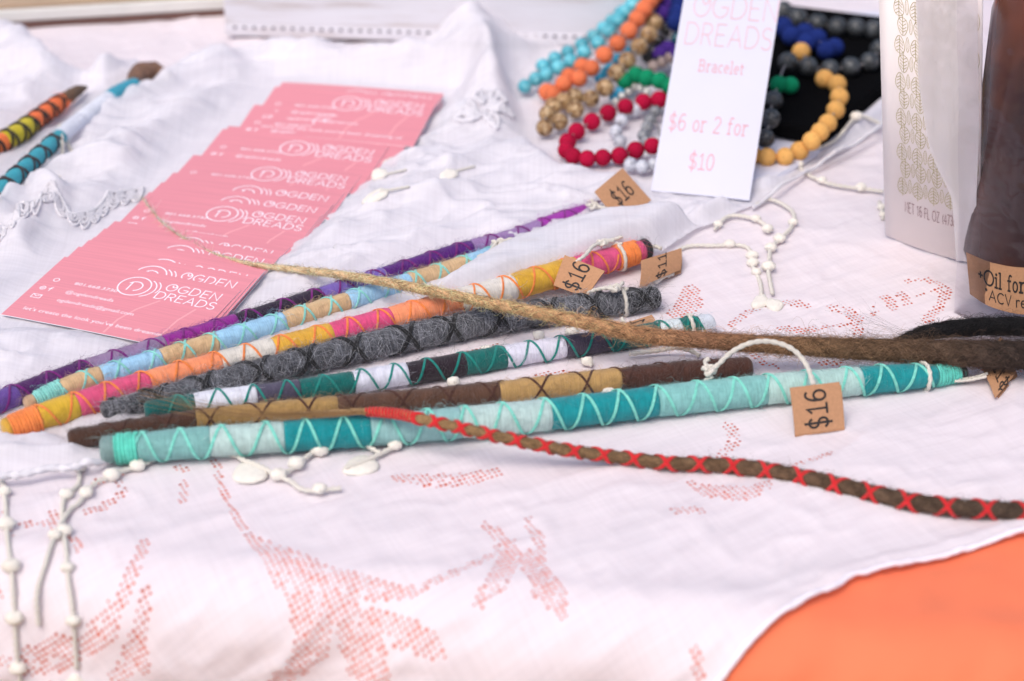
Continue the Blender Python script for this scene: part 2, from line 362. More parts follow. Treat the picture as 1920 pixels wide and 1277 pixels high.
m_ground = simple('warm_bounce', 'b8926e', .9, .2, 3, .3, 40, 3)  # unseen ground, added and tinted to bounce warm light onto the hanging cloth
tag(mesh('ground', [(-6000, -6000, -760), (6000, -6000, -760), (6000, 6000, -760), (-6000, 6000, -760)], [(0, 1, 2, 3)], m_ground, smooth=False), kind='structure')
def wrinkle(x, y):
    c, s = cos(.65), sin(.65); u, v = x * c + y * s, -x * s + y * c
    w1 = fbm(u / 70, v / 24, 3, 3); w2 = 1 - abs(2 * fbm(u / 120 + .2 * w1, v / 38, 11, 2) - 1); w3 = fbm(x / 55, y / 55, 21, 3)
    w4 = 1 - abs(2 * fbm(u / 34 + w1, v / 13, 15, 2) - 1)
    w5 = 1 - abs(2 * fbm(x / 19 + w3, y / 17, 17, 2) - 1)
    return 3.0 * w1 + 2.2 * w2 ** 4 + 1.4 * w3 + 1.3 * w4 ** 5 + .7 * w5 ** 6 - .8
def wrinkle_d(x, y):   # longer slanting folds where the cloth hangs
    d = (x - E0[0]) * EN[0] + (y - E0[1]) * EN[1]; t = (x - E0[0]) * ET[0] + (y - E0[1]) * ET[1]
    k = sstep(-12, 45, d); q = t * .8 - d * .62; e = t * .62 + d * .8
    return k * (8.0 * fbm(q / 95, e / 34, 5, 3) + 2.6 * fbm(q / 50, e / 13, 8, 2) + 2.0 * (1 - abs(2 * fbm(q / 60, e / 22, 18, 2) - 1)) ** 4)
# ================================================================== white openwork tablecloth: every hole of the drawn-thread flowers is a real hole
HEM = [(1335, 1282), (1400, 1226), (1460, 1183), (1530, 1138), (1600, 1102), (1680, 1082), (1760, 1056), (1840, 1036), (1920, 1020), (1990, 1008)]
hem = np.array([flat(*p) for p in HEM]); hdir = hem[-1] - hem[0]; hdir /= np.linalg.norm(hdir)
hin = np.array([-hdir[1], hdir[0]])
if hin @ (np.array([0, 900.]) - hem[0]) < 0: hin = -hin
MOTIF = [
 [(405,865,8),(412,905,6),(430,945,6),(455,990,8)], [(465,1005,10),(510,1040,20),(560,1085,38),(600,1100,30),(680,1108,20),(760,1118,11),(840,1092,6),(900,1060,5),(960,1020,4)],
 [(570,1090,35),(590,1150,34),(592,1200,28),(560,1240,20),(520,1260,10)], [(640,1130,16),(680,1190,38),(700,1240,38),(715,1290,28)], [(705,1150,9),(760,1180,23),(810,1200,18),(840,1212,8)],
 [(900,1140,8),(930,1100,20),(960,1050,22),(935,1010,12),(910,985,8)], [(990,980,6),(1010,1020,12),(1000,1070,22),(1030,1110,28),(1060,1160,6)],
 [(75,1215,26),(130,1200,30)], [(175,1190,16),(210,1160,24),(240,1120,12),(262,1060,13),(270,1020,8)], [(282,1110,6),(280,1150,12),(265,1190,16),(240,1240,16),(200,1275,14)], [(275,1180,12),(285,1230,10)],
 [(0,1210,8),(40,1212,10)], [(40,981,4),(70,980,4),(100,975,6)], [(100,955,8),(100,1005,5)], [(130,1005,8),(150,1035,8)], [(185,905,13),(215,892,15),(220,912,8)], [(160,960,9),(200,945,10),(240,920,6)],
 [(330,878,9),(345,882,9)], [(345,905,6),(342,940,8)], [(0,970,10),(8,970,8)], [(20,990,7),(22,1000,7)], [(-5,1100,10),(6,1110,8)], [(60,1268,14),(130,1262,12)],
 [(750,900,15),(800,908,18),(870,902,18),(930,892,13)], [(1290,905,8),(1330,922,20),(1400,932,20),(1440,915,10)], [(1270,962,12),(1315,962,8)], [(1370,800,12),(1375,830,11),(1345,862,8)], [(1500,872,8),(1560,856,7)],
 [(1297,540,12),(1290,572,24),(1268,592,16)], [(1370,612,9),(1395,592,8),(1430,572,8)], [(1478,570,15),(1512,575,8)], [(1560,580,10),(1590,587,16),(1610,605,12),(1606,628,8)], [(1462,622,9),(1510,622,14),(1560,614,6),(1592,611,4)],
 [(1635,590,7),(1642,582,7)], [(1662,562,11),(1676,580,9)], [(1690,554,10),(1702,570,9)], [(1698,530,7),(1740,530,7),(1775,547,9),(1765,572,9),(1738,602,11)], [(1720,556,4),(1760,548,5)],
 [(1400,660,7),(1430,680,7),(1460,690,6)], [(1545,682,9),(1572,685,8)], [(1840,690,9),(1880,700,12),(1920,690,12)], [(1308,1225,12),(1312,1258,9)], [(1060,560,12),(1030,565,8)], [(870,662,8),(930,650,10)], [(1010,706,8),(1060,700,9)]]
PITCHC = 1.95
a_rng = np.arange(-560, 720, PITCHC); b_rng = np.arange(0, 900, PITCHC)
aa, bb = np.meshgrid(a_rng, b_rng)
hem_x = (hem - hem[0]) @ hdir; hem_y = (hem - hem[0]) @ hin
off = np.interp(a_rng, hem_x, hem_y) + 1.6 * np.abs(np.sin(a_rng / 17.)) + 1.2 * vnoise(a_rng / 9, a_rng * 0, 4)
bb2 = bb + off[None, :] * np.exp(-bb / 60)
fx = hem[0][0] + aa * hdir[0] + bb2 * hin[0]; fy = hem[0][1] + aa * hdir[1] + bb2 * hin[1]
STZ = gp([(-60, 770), (1130, 380), (1420, 690), (1830, 690), (1830, 730), (200, 880), (-60, 900)])
def tc_lift(x, y):
    x = np.asarray(x, float); y = np.asarray(y, float); d, *_ = seg_dist(x, y, STZ); k = np.where(inside(x, y, STZ), 1., np.exp(-(d / 14.) ** 2))
    return (wrinkle(x, y) * .8 - 1.6) * (1 - .75 * k) + wrinkle_d(x, y)
gx, gy = np.meshgrid(np.arange(-620, 640, 4.), np.arange(300, 1500, 4.))
vx, vy, vz = drape(gx, gy, tc_lift(gx, gy) - 1.3)
nxg = gx.shape[1]; idx = np.arange(gx.size).reshape(gx.shape)
QF = lambda idx: np.stack([idx[:-1, :-1], idx[:-1, 1:], idx[1:, 1:], idx[1:, :-1]], -1).reshape(-1, 4)
m_cover = simple('coral_cotton', 'ee7a52', .8, .06, 30, .5, 1500, .3, sheen=.1)
tag(mesh('table', np.stack([vx, vy, vz], -1).reshape(-1, 3), QF(idx), m_cover, origin=(0, 800, 0)), kind='structure')

lf = tc_lift(fx, fy) + 3.0 * np.exp(-bb / 3.5) * fbm(aa / 12, bb * 0, 9) + 1.1 * np.exp(-((bb - 9) / 2.2) ** 2) * (.5 + fbm(aa / 8, bb * 0, 19))
tx, ty, tz = drape(fx, fy, lf)
def motif_mask(X, Y):
    m = np.zeros(X.shape, bool)
    for st in MOTIF:
        pts = np.array([flat(p[0], p[1]) for p in st]); rad = []
        for p in st:
            q = flat(p[0] + p[2], p[1]); rad.append(max(np.linalg.norm(q - flat(p[0], p[1])) * 1.14, 1.5))
        for i in range(len(pts) - 1):
            a, b = pts[i], pts[i + 1]; d = b - a; L2 = d @ d + 1e-9; t = np.clip(((X - a[0]) * d[0] + (Y - a[1]) * d[1]) / L2, 0, 1)
            m |= np.hypot(X - a[0] - t * d[0], Y - a[1] - t * d[1]) < rad[i] + (rad[i + 1] - rad[i]) * t
    return m
V4 = np.stack([tx, ty, tz], -1)
ccx = (fx[:-1, :-1] + fx[1:, 1:]) / 2; ccy = (fy[:-1, :-1] + fy[1:, 1:]) / 2
dd = (ccx - E0[0]) * EN[0] + (ccy - E0[1]) * EN[1]
vis = (dd < 200) & (ccy < 1330) & (np.abs(ccx) < 120 + .29 * np.maximum(ccy, 400))
hole = motif_mask(ccx, ccy) & vis
idx = np.arange(fx.size).reshape(fx.shape)
quad = np.stack([idx[:-1, :-1], idx[:-1, 1:], idx[1:, 1:], idx[1:, :-1]], -1)
plain = quad[vis & ~hole]; hq = quad[hole]
flatV = V4.reshape(-1, 3); cn = flatV[hq].mean(1, keepdims=True)
hs = rng.uniform(.36, .64, (len(hq), 1, 1)) * (rng.random((len(hq), 1, 1)) > .05)
inner = cn + (flatV[hq] - cn) * hs + rng.normal(0, .10, (len(hq), 4, 3)) * np.array([1, 1, .4])
n0 = len(flatV); ii = n0 + np.arange(len(hq) * 4).reshape(-1, 4); F = [plain]
for k in range(4): F.append(np.stack([hq[:, k], hq[:, (k + 1) % 4], ii[:, (k + 1) % 4], ii[:, k]], -1))
UVt = np.vstack([np.stack([aa.ravel(), bb.ravel()], -1), np.stack([aa.ravel(), bb.ravel()], -1)[hq].reshape(-1, 2)])
AV = np.vstack([flatV, inner.reshape(-1, 3)]); AF = np.vstack(F)
used = np.unique(AF); remap = -np.ones(len(AV), int); remap[used] = np.arange(len(used))
m_cloth = cloth_mat('white_lawn', 'f7f3f9', .07, .62, .8, .16)
tcl = mesh('tablecloth', AV[used], remap[AF], m_cloth, origin=(0, 800, 0), uv=UVt[used])
HR = np.stack([tx[0], ty[0], tz[0]], -1)[np.abs(tx[0]) < 420]; HR = HR[HR[:, 2] > -170]; HP_, HRr, _ = resample(HR + [0, 0, .5], np.full(len(HR), 1.0), .9); V, F, U = tube_vf(HP_, HRr, 8, lambda a, t: 1 + .5 * (fbm(a / 3.5, t * .6, 91, 2) - .5) * 2); mesh('rolled_hem', V, F, simple('hem_cotton', 'f1edf6', .9, .04, 200, .4, 1500, .2), tcl)
tag(tcl, 'white cotton tablecloth with openwork flowers over the coral table cover', 'tablecloth')

# ================================================================== sheer white shawl, crumpled across the table
SH = [(-90, 925), (0, 903), (100, 888), (200, 868), (262, 842), (268, 790), (360, 752), (520, 700), (700, 648), (900, 590), (1080, 540), (1190, 500), (1240, 486), (1300, 446), (1400, 398), (1490, 338), (1580, 290), (1660, 243), (1760, 180),
      (1760, 40), (1250, 40), (1080, 70), (960, 62), (890, 78), (800, 88), (660, 100), (470, 118), (330, 140), (255, 128), (200, 150), (120, 152), (60, 84), (-90, 60)]
SHg = gp(SH)
step = 1.7
sx, sy = np.meshgrid(np.arange(SHg[:, 0].min() - 3, SHg[:, 0].max() + 3, step), np.arange(SHg[:, 1].min() - 3, SHg[:, 1].max() + 3, step))
def ridge(X, Y, pts, h, wd, skew=0.):
    d, par, _, _ = seg_dist(X, Y, gp(pts), False); L = arclen(gp(pts))[-1]
    return h * np.exp(-(d / wd) ** 2) * (.75 + .5 * vnoise(par / 14, par * 0, int(h * 7)))
def mound(X, Y, pts, h, wd):
    P = gp(pts, h); d, *_ = seg_dist(X, Y, P); return h * np.where(inside(X, Y, P), sstep(0, wd, d), 0)
FLAP = [(690, 598), (760, 560), (820, 528), (875, 490), (950, 454), (1050, 420), (1130, 400), (1210, 389), (1330, 382), (1388, 378), (1390, 398), (1290, 440), (1215, 478), (1100, 522), (950, 566), (780, 612), (660, 640)]
def shawl_h(X, Y):
    c, s = cos(.5), sin(.5); u, v = X * c + Y * s, -X * s + Y * c
    cr = 1 - np.abs(2 * fbm(u / 60, v / 26, 41, 3) - 1); cr2 = 1 - np.abs(2 * fbm(u / 27 + .6 * cr, v / 11, 45, 2) - 1); h = 1.2 + 3.8 * cr ** 6 + 2.4 * cr2 ** 6 + 1.6 * fbm(X / 24, Y / 24, 43, 3) + .7 * fbm(u / 22, v / 5, 47, 2)
    back = sstep(760, 860, Y); left = sstep(-60, -130, X)
    h = h + back * 5.0 * (1 - np.abs(2 * fbm(u / 75, v / 42, 51, 2) - 1)) ** 3
    for p, hh, wd in [
        ([(905, 190), (893, 140), (880, 100), (874, 84)], 26, 17), ([(940, 190), (930, 150)], 9, 9), ([(820, 150), (700, 140), (560, 130)], 8, 12), ([(1000, 120), (1060, 100)], 9, 12),
        ([(130, 215), (180, 175), (225, 140), (250, 128)], 12, 7), ([(150, 265), (240, 215), (330, 178), (420, 150)], 9, 9), ([(330, 150), (420, 125), (520, 120)], 7, 10), ([(60, 120), (110, 170)], 8, 12), ([(0, 100), (40, 150)], 10, 14),
        ([(200, 320), (300, 265), (380, 225)], 6, 9), ([(60, 360), (150, 330), (250, 330)], 5, 6), ([(0, 430), (50, 372), (110, 400)], 9, 6), ([(40, 480), (90, 420)], 5, 6), ([(130, 440), (190, 395), (250, 380)], 5, 6), ([(0, 560), (120, 520)], 4, 8),
        ([(700, 420), (820, 360), (980, 300)], 5, 7), ([(620, 470), (760, 430), (900, 370), (1040, 330)], 5, 6), ([(850, 260), (950, 225), (1010, 200)], 5, 10), ([(720, 250), (840, 230)], 4, 8),
        ([(1660, 190), (1590, 250), (1500, 310), (1410, 372), (1320, 425)], 6, 5), ([(1660, 215), (1580, 275), (1490, 328), (1390, 392)], 5, 3.5), ([(1660, 150), (1600, 200), (1540, 255)], 4, 5),
        ([(-10, 860), (90, 845), (180, 815), (268, 782)], 5, 5), ([(0, 690), (90, 650), (180, 640)], 4, 8), ([(-20, 880), (120, 868), (230, 850)], 3, 3)]:
        h = h + ridge(X, Y, p, hh, wd)
    h = np.maximum(h, mound(X, Y, FLAP, 14.0, 4.5) * (1 + .16 * fbm(u / 16, v / 6, 61, 2)) + 2.0)
    # pressed flat under the cards and the sticks
    for zone, fo in ((gp([(960, 150), (1000, 262), (1060, 320), (1250, 345), (1420, 345), (1500, 318), (1650, 180), (1700, 0), (1180, 0), (1150, 40)]), 16.), (gp([(1205, 350), (1215, 372), (1405, 392), (1420, 370)]), 12.)):
        d, *_ = seg_dist(X, Y, zone); k = np.where(inside(X, Y, zone), 1., 1 - sstep(0, fo, d)); h = h * (1 - k) + k * .1
    card_zone = gp([(-20, 605), (320, 645), (470, 520), (850, 175), (515, 155)]); d, *_ = seg_dist(X, Y, card_zone); k = np.where(inside(X, Y, card_zone), 1., 1 - sstep(0, 22, d))
    h = h * (1 - k) + k * .1
    for L in ([(-30, 757), (330, 640), (720, 517), (900, 462)], [(45, 752), (300, 668), (660, 560), (860, 500)], [(0, 805), (300, 712), (700, 608), (1215, 466)], [(190, 772), (500, 693), (900, 606)], [(268, 772), (600, 726)], [(128, 826), (500, 774)], [(188, 844), (400, 828)], [(-40, 405), (50, 326), (120, 264), (190, 208), (300, 150)], [(-40, 300), (30, 265), (80, 230), (160, 180)]):
        wand = L[0][0] == -40; d, *_ = seg_dist(X, Y, gp(L), False); k = np.exp(-(d / (13. if wand else 8.)) ** 2) * (1 - np.where(inside(X, Y, gp(FLAP, 14)), sstep(0, 6, seg_dist(X, Y, gp(FLAP, 14))[0]), 0)); h = h * (1 - k) + k * .1
    dE, *_ = seg_dist(X, Y, SHg); return h * (.12 + .88 * sstep(0, 9, dE))
ins = inside(sx, sy, SHg); H = shawl_h(sx, sy); H0 = H.copy()
idx = np.arange(sx.size).reshape(sx.shape)
cin = ins[:-1, :-1].astype(int) + ins[1:, :-1] + ins[:-1, 1:] + ins[1:, 1:]
keep = cin >= 2; q = np.stack([idx[:-1, :-1], idx[:-1, 1:], idx[1:, 1:], idx[1:, :-1]], -1)[keep]
cnt = np.zeros(sx.size, int); np.add.at(cnt, q.ravel(), 1); bd = ((cnt > 0) & (cnt < 4)).reshape(sx.shape)
_, _, cx_, cy_ = seg_dist(sx, sy, SHg); X2 = np.where(bd, cx_, sx); Y2 = np.where(bd, cy_, sy)
used = np.unique(q); remap = -np.ones(sx.size, int); remap[used] = np.arange(len(used))
m_gauze = cloth_mat('white_gauze', 'f7f4fa', .22, .8, .9, .18)
shawl = mesh('shawl', np.stack([X2, Y2, H + tc_lift(X2, Y2) * .6 + 1.6], -1).reshape(-1, 3)[used], remap[q], m_gauze, origin=(0, 850, 0), uv=np.stack([sx, sy], -1).reshape(-1, 2)[used])
tag(shawl, 'sheer white gauze shawl crumpled across the table, bobble fringe along its hem', 'shawl')
def ztop(x, y): x, y = np.array([x]), np.array([y]); return float((shawl_h(x, y) + tc_lift(x, y) * .6)[0] + 1.6)
m_hem = cord_mat('white_yarn', 'ebe5da')
m_lace = cord_mat('white_lace', 'f2eef4')
def on_shawl(pts, r, extra=0.):
    Z = np.zeros(len(pts))
    for _ in range(3):
        Q = np.array([G(x, y, z) for (x, y), z in zip(pts, Z)]); Z = shawl_h(Q[:, 0], Q[:, 1]) + tc_lift(Q[:, 0], Q[:, 1]) * .6 + 1.6
    return np.c_[Q[:, :2], Z + r + extra]
def fine(pts, n=6):
    P_ = catmull(np.array(pts, float), len(pts) * n); return [tuple(p) for p in P_]
def surf(pts, r, zadd=0.):      # on the bare tablecloth, on the table or on the hanging front
    out = []
    for x, y in pts:
        f = flat(x, y); a, b, c = drape(f[0], f[1], tc_lift(np.array(f[0]), np.array(f[1])) + r + zadd); out.append((float(a), float(b), float(c)))
    return np.array(out)
mb = MB(); cord(mb, on_shawl(fine([(-60, 918), (0, 903), (50, 896), (100, 888), (150, 880), (200, 868), (262, 842), (268, 795)]), .3), 1.3, lobes=3, amp=.3); mb.build('rolled_hem', m_lace, shawl)
mb = MB(); cord(mb, on_shawl(fine([(1412, 391), (1445, 368), (1490, 338), (1535, 314), (1580, 290), (1620, 266), (1660, 243)]), .2), .9); mb.build('rolled_hem', m_lace, shawl)

m_bob = simple('felted_yarn', 'e9e3d8', .9, .07, 500, .7, 1300, .5, sheen=.2)
# bobble fringe: knotted yarn drops hanging from the hem
def fringe(pts3, bobs, r=.9, br=2.9, pad=None, name='fringe_drop'):
    P = catmull(pts3, len(pts3) * 10); s = arclen(P); mb = MB(); Pr, R, _ = resample(P, np.full(len(P), r), .6)
    V, F, U = tube_vf(Pr, R, 9, lambda a, t: 1 + .26 * np.cos(2 * t - a * 2.6) + .3 * (fbm(a / 1.7, t * .5, 77, 2) - .5)); mb.add(V, F, U)
    o = mb.build(name, m_hem, shawl)
    for k in bobs:
        c = np.array([np.interp(k * s[-1], s, P[:, i]) for i in range(3)]); br_ = br * .86; c[2] += br_ * .3
        V, F = ball_vf(c, br_ * random.uniform(.8, 1.15), 14, 10, .12, int(k * 1000), (1.15, random.uniform(.85, 1.05), .85)); mesh('bobble', V, F, m_bob, o, uv=np.c_[V[:, 0] * .4, V[:, 1] * .4])
    if pad is not None:
        c0, c1, wd = pad; c0 = np.array(c0); c1 = np.array(c1); ax = c1 - c0; L = np.linalg.norm(ax); ax /= L; sd_ = np.cross(np.array([0, 0, 1.]), ax); sd_ /= np.linalg.norm(sd_); up_ = np.cross(ax, sd_)
        th = np.linspace(0, 2 * pi, 20, endpoint=False); mbp = MB()
        prof = [np.array([cos(t), sin(t) * (1.0 + .35 * cos(t))]) for t in th]
        ring = lambda sc_, z: [c0 + ax * (L * (.5 + .5 * p[0] * sc_)) + sd_ * (wd * p[1] * sc_) + up_ * (z + .35 * hash3(p[0], p[1], 3)) for p in prof]
        Vv = ring(.97, 0) + ring(1.03, .7) + ring(.9, 1.7) + ring(.5, 2.1) + [c0 + ax * L * .5 + up_ * 2.0]; Ff = []
        for q_ in range(3):
            for j in range(20): Ff.append((q_ * 20 + j, q_ * 20 + (j + 1) % 20, (q_ + 1) * 20 + (j + 1) % 20, (q_ + 1) * 20 + j))
        for j in range(20): Ff.append((60 + j, 60 + (j + 1) % 20, 80))
        Vv = np.array(Vv); mesh('crochet_pad', Vv, Ff, m_bob, o, uv=np.c_[Vv[:, 0] * .35, Vv[:, 1] * .35])
    return o
# on the table, right of the sticks
fringe(surf([(1240, 500), (1285, 470), (1340, 468), (1390, 466), (1408, 476), (1412, 505), (1425, 535), (1428, 560)], 1.2), [.42, .6, .68, .78], pad=(surf([(1440, 572)], 0)[0], surf([(1412, 566)], 0)[0], 6))
fringe(surf([(1340, 440), (1360, 418), (1382, 414), (1410, 420), (1432, 430), (1440, 445)], 1.2, 1), [.1, .68, .95])
fringe(surf([(1415, 395), (1440, 382), (1470, 392), (1488, 412), (1482, 440), (1460, 458), (1445, 475), (1442, 500), (1440, 520), (1448, 560)], 1.2, 1), [.38, .52, .62, .8], pad=(surf([(1468, 574)], 0)[0], surf([(1438, 578)], 0)[0], 5))
fringe(np.vstack([on_shawl([(1505, 300), (1494, 266)], 1.2, 3), surf([(1490, 303), (1505, 330), (1535, 348), (1560, 356), (1590, 358), (1620, 362), (1655, 368)], 1.2, 1)]), [.05, .28, .52, .72, .9])
fringe(surf([(1648, 385), (1652, 400), (1655, 420)], 1.3), [.4, .8], br=2.2)
fringe(on_shawl([(1480, 300), (1560, 275), (1605, 248), (1655, 242)], 1.2, 1), [.75], br=3.2)
# front left, over the hem and down the hanging front
fringe(surf([(150, 885), (148, 915), (122, 945), (118, 975), (122, 1010), (128, 1040), (136, 1090), (150, 1135), (155, 1185), (160, 1225)], 1.2), [.0, .2, .42, .62, .82], pad=(surf([(158, 1235)], 0)[0], surf([(162, 1300)], 0)[0], 5))
fringe(surf([(290, 870), (262, 884), (236, 892), (205, 910), (180, 920), (150, 950), (130, 965), (105, 1010), (92, 1060), (82, 1110), (86, 1155)], 1.2, .6), [.08, .2, .34, .62], br=3.0)
fringe(surf([(5, 905), (12, 950), (15, 1010), (28, 1075), (38, 1130), (46, 1175), (55, 1235), (62, 1290)], 1.2), [.1, .3, .5, .68, .86], br=3.2)
# below the aqua stick
fringe(surf([(442, 858), (455, 872), (488, 885), (520, 902), (545, 915), (575, 930), (640, 925)], 1.2, 1), [.0, .48, .85], pad=(surf([(440, 905)], 0)[0], surf([(492, 882)], 0)[0], 7), br=3.4)
fringe(surf([(530, 905), (548, 890), (570, 872), (590, 858), (606, 857)], 1.2, 1), [.4, .95], br=3.2)
fringe(surf([(648, 888), (690, 872), (720, 858), (744, 845)], 1.3, 1), [.97], pad=(surf([(644, 890)], 0)[0], surf([(705, 868)], 0)[0], 6), br=3.2)
fringe(surf([(682, 842), (700, 855), (715, 862)], 1.8, 1), [.1], br=2.6)
# small drops showing between the sticks
for p in ((1100, 690), (1010, 640), (912, 668), (850, 728), (760, 770), (1140, 750), (1072, 636)): fringe(surf([(p[0] - 9, p[1] - 6), p, (p[0] + 10, p[1] + 5)], 1.2, 1.0), [.55], br=3.1)
fringe(surf([(1215, 550), (1232, 532), (1255, 525), (1262, 522)], 1.2, 1), [.4, .55], br=3.0)
# woven leaf-shaped drops and a crochet flower near the cards
for a, b in (((700, 320), (750, 288)), ((680, 385), (728, 360)), ((700, 345), (722, 330)), ((830, 340), (850, 330))):
    fringe(on_shawl([b, ((a[0] + b[0]) / 2 + 12, (a[1] + b[1]) / 2 - 6), (b[0] + 40, b[1] - 12)], .7), [], r=.6, pad=(on_shawl([a], 0)[0], on_shawl([b], 0)[0], 4.2))
fl = None
cfl = (905, 218)
for k in range(7):
    t = 2 * pi * k / 7 + .2; q1 = (cfl[0] + 15 * cos(t), cfl[1] + 8 * sin(t)); q2 = (cfl[0] + 58 * cos(t), cfl[1] + 34 * sin(t))
    mb = MB(); nrm_ = np.array([-sin(t) * 12, cos(t) * 8]); mid = ((q1[0] + q2[0]) / 2, (q1[1] + q2[1]) / 2)
    cord(mb, on_shawl([q1, (mid[0] + nrm_[0], mid[1] + nrm_[1]), q2, (mid[0] - nrm_[0], mid[1] - nrm_[1]), q1], .8, .4), 1.1, amp=.3); pt_ = mb.build('lace_petal', m_lace, shawl); mb = MB(); cord(mb, on_shawl([q1, mid, q2], .8, .3), 1.3); mb.build('petal_rib', m_lace, pt_)
# scalloped lace border by the cards' left side
edge = fine([(-10, 452), (14, 420), (40, 392), (75, 380), (105, 398), (135, 412), (165, 408), (190, 392), (212, 372), (240, 362), (268, 356)], 5)
mb = MB(); cord(mb, on_shawl(edge, .5, .3), .8, lobes=3, amp=.3); mb.build('lace_edge', m_lace, shawl)
for k in range(2, len(edge) - 4, 4):
    (x0, y0), (x1, y1) = edge[k], edge[k + 4] if k + 4 < len(edge) else edge[-1]; mx_, my_ = (x0 + x1) / 2, (y0 + y1) / 2
    for f_ in (1., .72, .45):
        lp = [(mx_ + (x1 - x0) * .55 * f_ * cos(t) - 2 * sin(t), my_ + (y1 - y0) * .55 * f_ * cos(t) + 22 * f_ * sin(t)) for t in np.linspace(-.15, pi + .15, 14)]
        mb = MB(); cord(mb, on_shawl(lp, .45, .25), .6, lobes=3, amp=.3); mb.build('lace_scallop', m_lace, shawl)

# ================================================================== pink business cards, fanned
def pink_mat():
    b = N('pink_card_print'); c = np.array(lin('e6929c')); co = obco(b)
    mp = b.n('Mapping'); b.l(co, mp.inputs[0]); mp.inputs['Scale'].default_value = (18, 900, 1); nz = b.noise(1., 4, mp.outputs[0])
    r = b.ramp(nz.outputs[0], [(.3, c * .93), (.7, np.minimum(1, c * 1.05))]); b.l(r.outputs[0], b.p.inputs['Base Color'])
    b.p.inputs['Roughness'].default_value = .42; b.p.inputs['Specular IOR Level'].default_value = .4; return b.m
m_pink = pink_mat(); m_card = simple('white_card', 'eeeef4', .7, .03, 200, .05)
m_print = simple('white_ink', 'fdf3fb', .5, .01, 100, 0); m_faint = simple('pale_pink_ink', 'f3aab0', .5, .01, 100, 0)
CW, CH, CT = 89., 51., .36
def card_vf():
    nu = 8; V = []; F = []; mi = []
    bow = lambda u, v: -.5 * ((u / CW - .5) ** 2) * 4
    for top in (0, 1):
        for v in (0., CH):
            for k in range(nu + 1):
                u = CW * k / nu; V.append((u, v, bow(u, v) + CT * top))
    n = nu + 1
    for k in range(nu):
        F.append((2 * n + k, 2 * n + k + 1, 3 * n + k + 1, 3 * n + k)); mi.append(0); F.append((k, n + k, n + k + 1, k + 1)); mi.append(1)
        F.append((k, k + 1, 2 * n + k + 1, 2 * n + k)); mi.append(1); F.append((n + k, 3 * n + k, 3 * n + k + 1, n + k + 1)); mi.append(1)
    F.append((0, 2 * n, 3 * n, n)); mi.append(1); F.append((nu, n + nu, 3 * n + nu, 2 * n + nu)); mi.append(1)
    return np.array(V), F, mi, bow
cv, cf, cmi, bow = card_vf()
cw = lambda X, Y, lf: np.stack([X, Y, bow(X, Y) + CT + lf], -1)
mbp = MB()
def put(pcs, x, y, mi=0, lift=.05): place_text(mbp, pcs, (0, 0, 0), (1, 0, 0), (0, 1, 0), (x, y), 0, lift, mi, cw)
def ring(cx, cy, r, a0, a1, pen, sx=1.): return [stroke_vf([(x, y) for x, y in arc(cx, cy, r * sx, r, a0, a1, 40)], pen)]
put(ring(43.5, 38.2, 7.4, 0, 360, .62), 0, 0); put(ring(43.5, 38.2, 3.6, -70, 150, .62), 0, 0); put([stroke_vf([(41.4, 40.8), (41.4, 34.6)], .62)], 0, 0)
put(ring(46.2, 38.0, 7.4, -62, 62, .55), 0, 0); put(ring(48.2, 38.6, 7.2, -20, 52, .5), 0, 0)
p, wd = text2d('OGDEN', 5.4, .55, 1., False, .18, True); put(p, 57.5 + (26 - wd) / 2, 39.6)
p, wd = text2d('DREADS', 5.4, .55, 1., False, .16); put(p, 57 + (27 - wd) / 2, 32.4)
for s_, x, y, h, w_ in (('801.668.3730', 17, 31, 2.3, 21.5), ('@ogdendreads', 17, 23.6, 2.5, 24), ('ogdendreads@gmail.com', 17, 16.6, 2.5, 38), ("let's create the look you've been dreaming of.", 6.5, 6.4, 2.6, 75)):
    p, wd = font2d(s_, h); p = [(V * [w_ / wd, 1], F) for V, F in p]; put(p, x, y)
put(ring(7.6, 32.2, 1.3, 0, 360, .4), 0, 0); put(ring(5.4, 24.6, 1.3, 0, 360, .4), 0, 0); put(ring(5.4, 24.6, .5, 0, 360, .35), 0, 0)
put([stroke_vf([(9.2, 23.2), (9.2, 25.6), (10.0, 26.1)], .45), stroke_vf([(8.3, 24.9), (10.1, 24.9)], .4)], 0, 0)
put([stroke_vf([(4.2, 16.4), (8.6, 16.4), (8.6, 19.2), (4.2, 19.2), (4.2, 16.4)], .4), stroke_vf([(4.2, 19.2), (6.4, 17.6), (8.6, 19.2)], .35)], 0, 0)
put([stroke_vf([(50, 1.5), (50.5, 12), (54, 22), (60, 31)], .9), stroke_vf([(74, 8), (75, 20), (78, 30)], .9)], 0, 0, 1, .02)
ARCH = [(263, 521), (291, 500), (320, 487), (335, 479), (347, 461), (366, 446), (423, 388), (449, 369), (473, 349), (505, 314), (553, 265), (583, 258), (633, 216), (657, 182), (667, 170)]
_ay = np.array([p[1] for p in ARCH], float); _ax = np.array([p[0] for p in ARCH], float); _fit = np.polyval(np.polyfit(_ay, _ax, 3), _ay); ARCH = [(float(a * .8 + b * .2), float(c)) for a, b, c in zip(_fit, _ax, _ay)]
LX, LY = 43.5, 45.6
ORD = ['topmost of the fan, its whole face showing'] + [f'{n} from the top of the fan' for n in ('second', 'third', 'fourth', 'fifth', 'sixth', 'seventh', 'eighth', 'ninth', 'tenth', 'eleventh', 'twelfth', 'thirteenth', 'fourteenth', 'fifteenth')]
cards = []; zf, tl, prev = 8.2, 0.0, None
proto = None; info = []
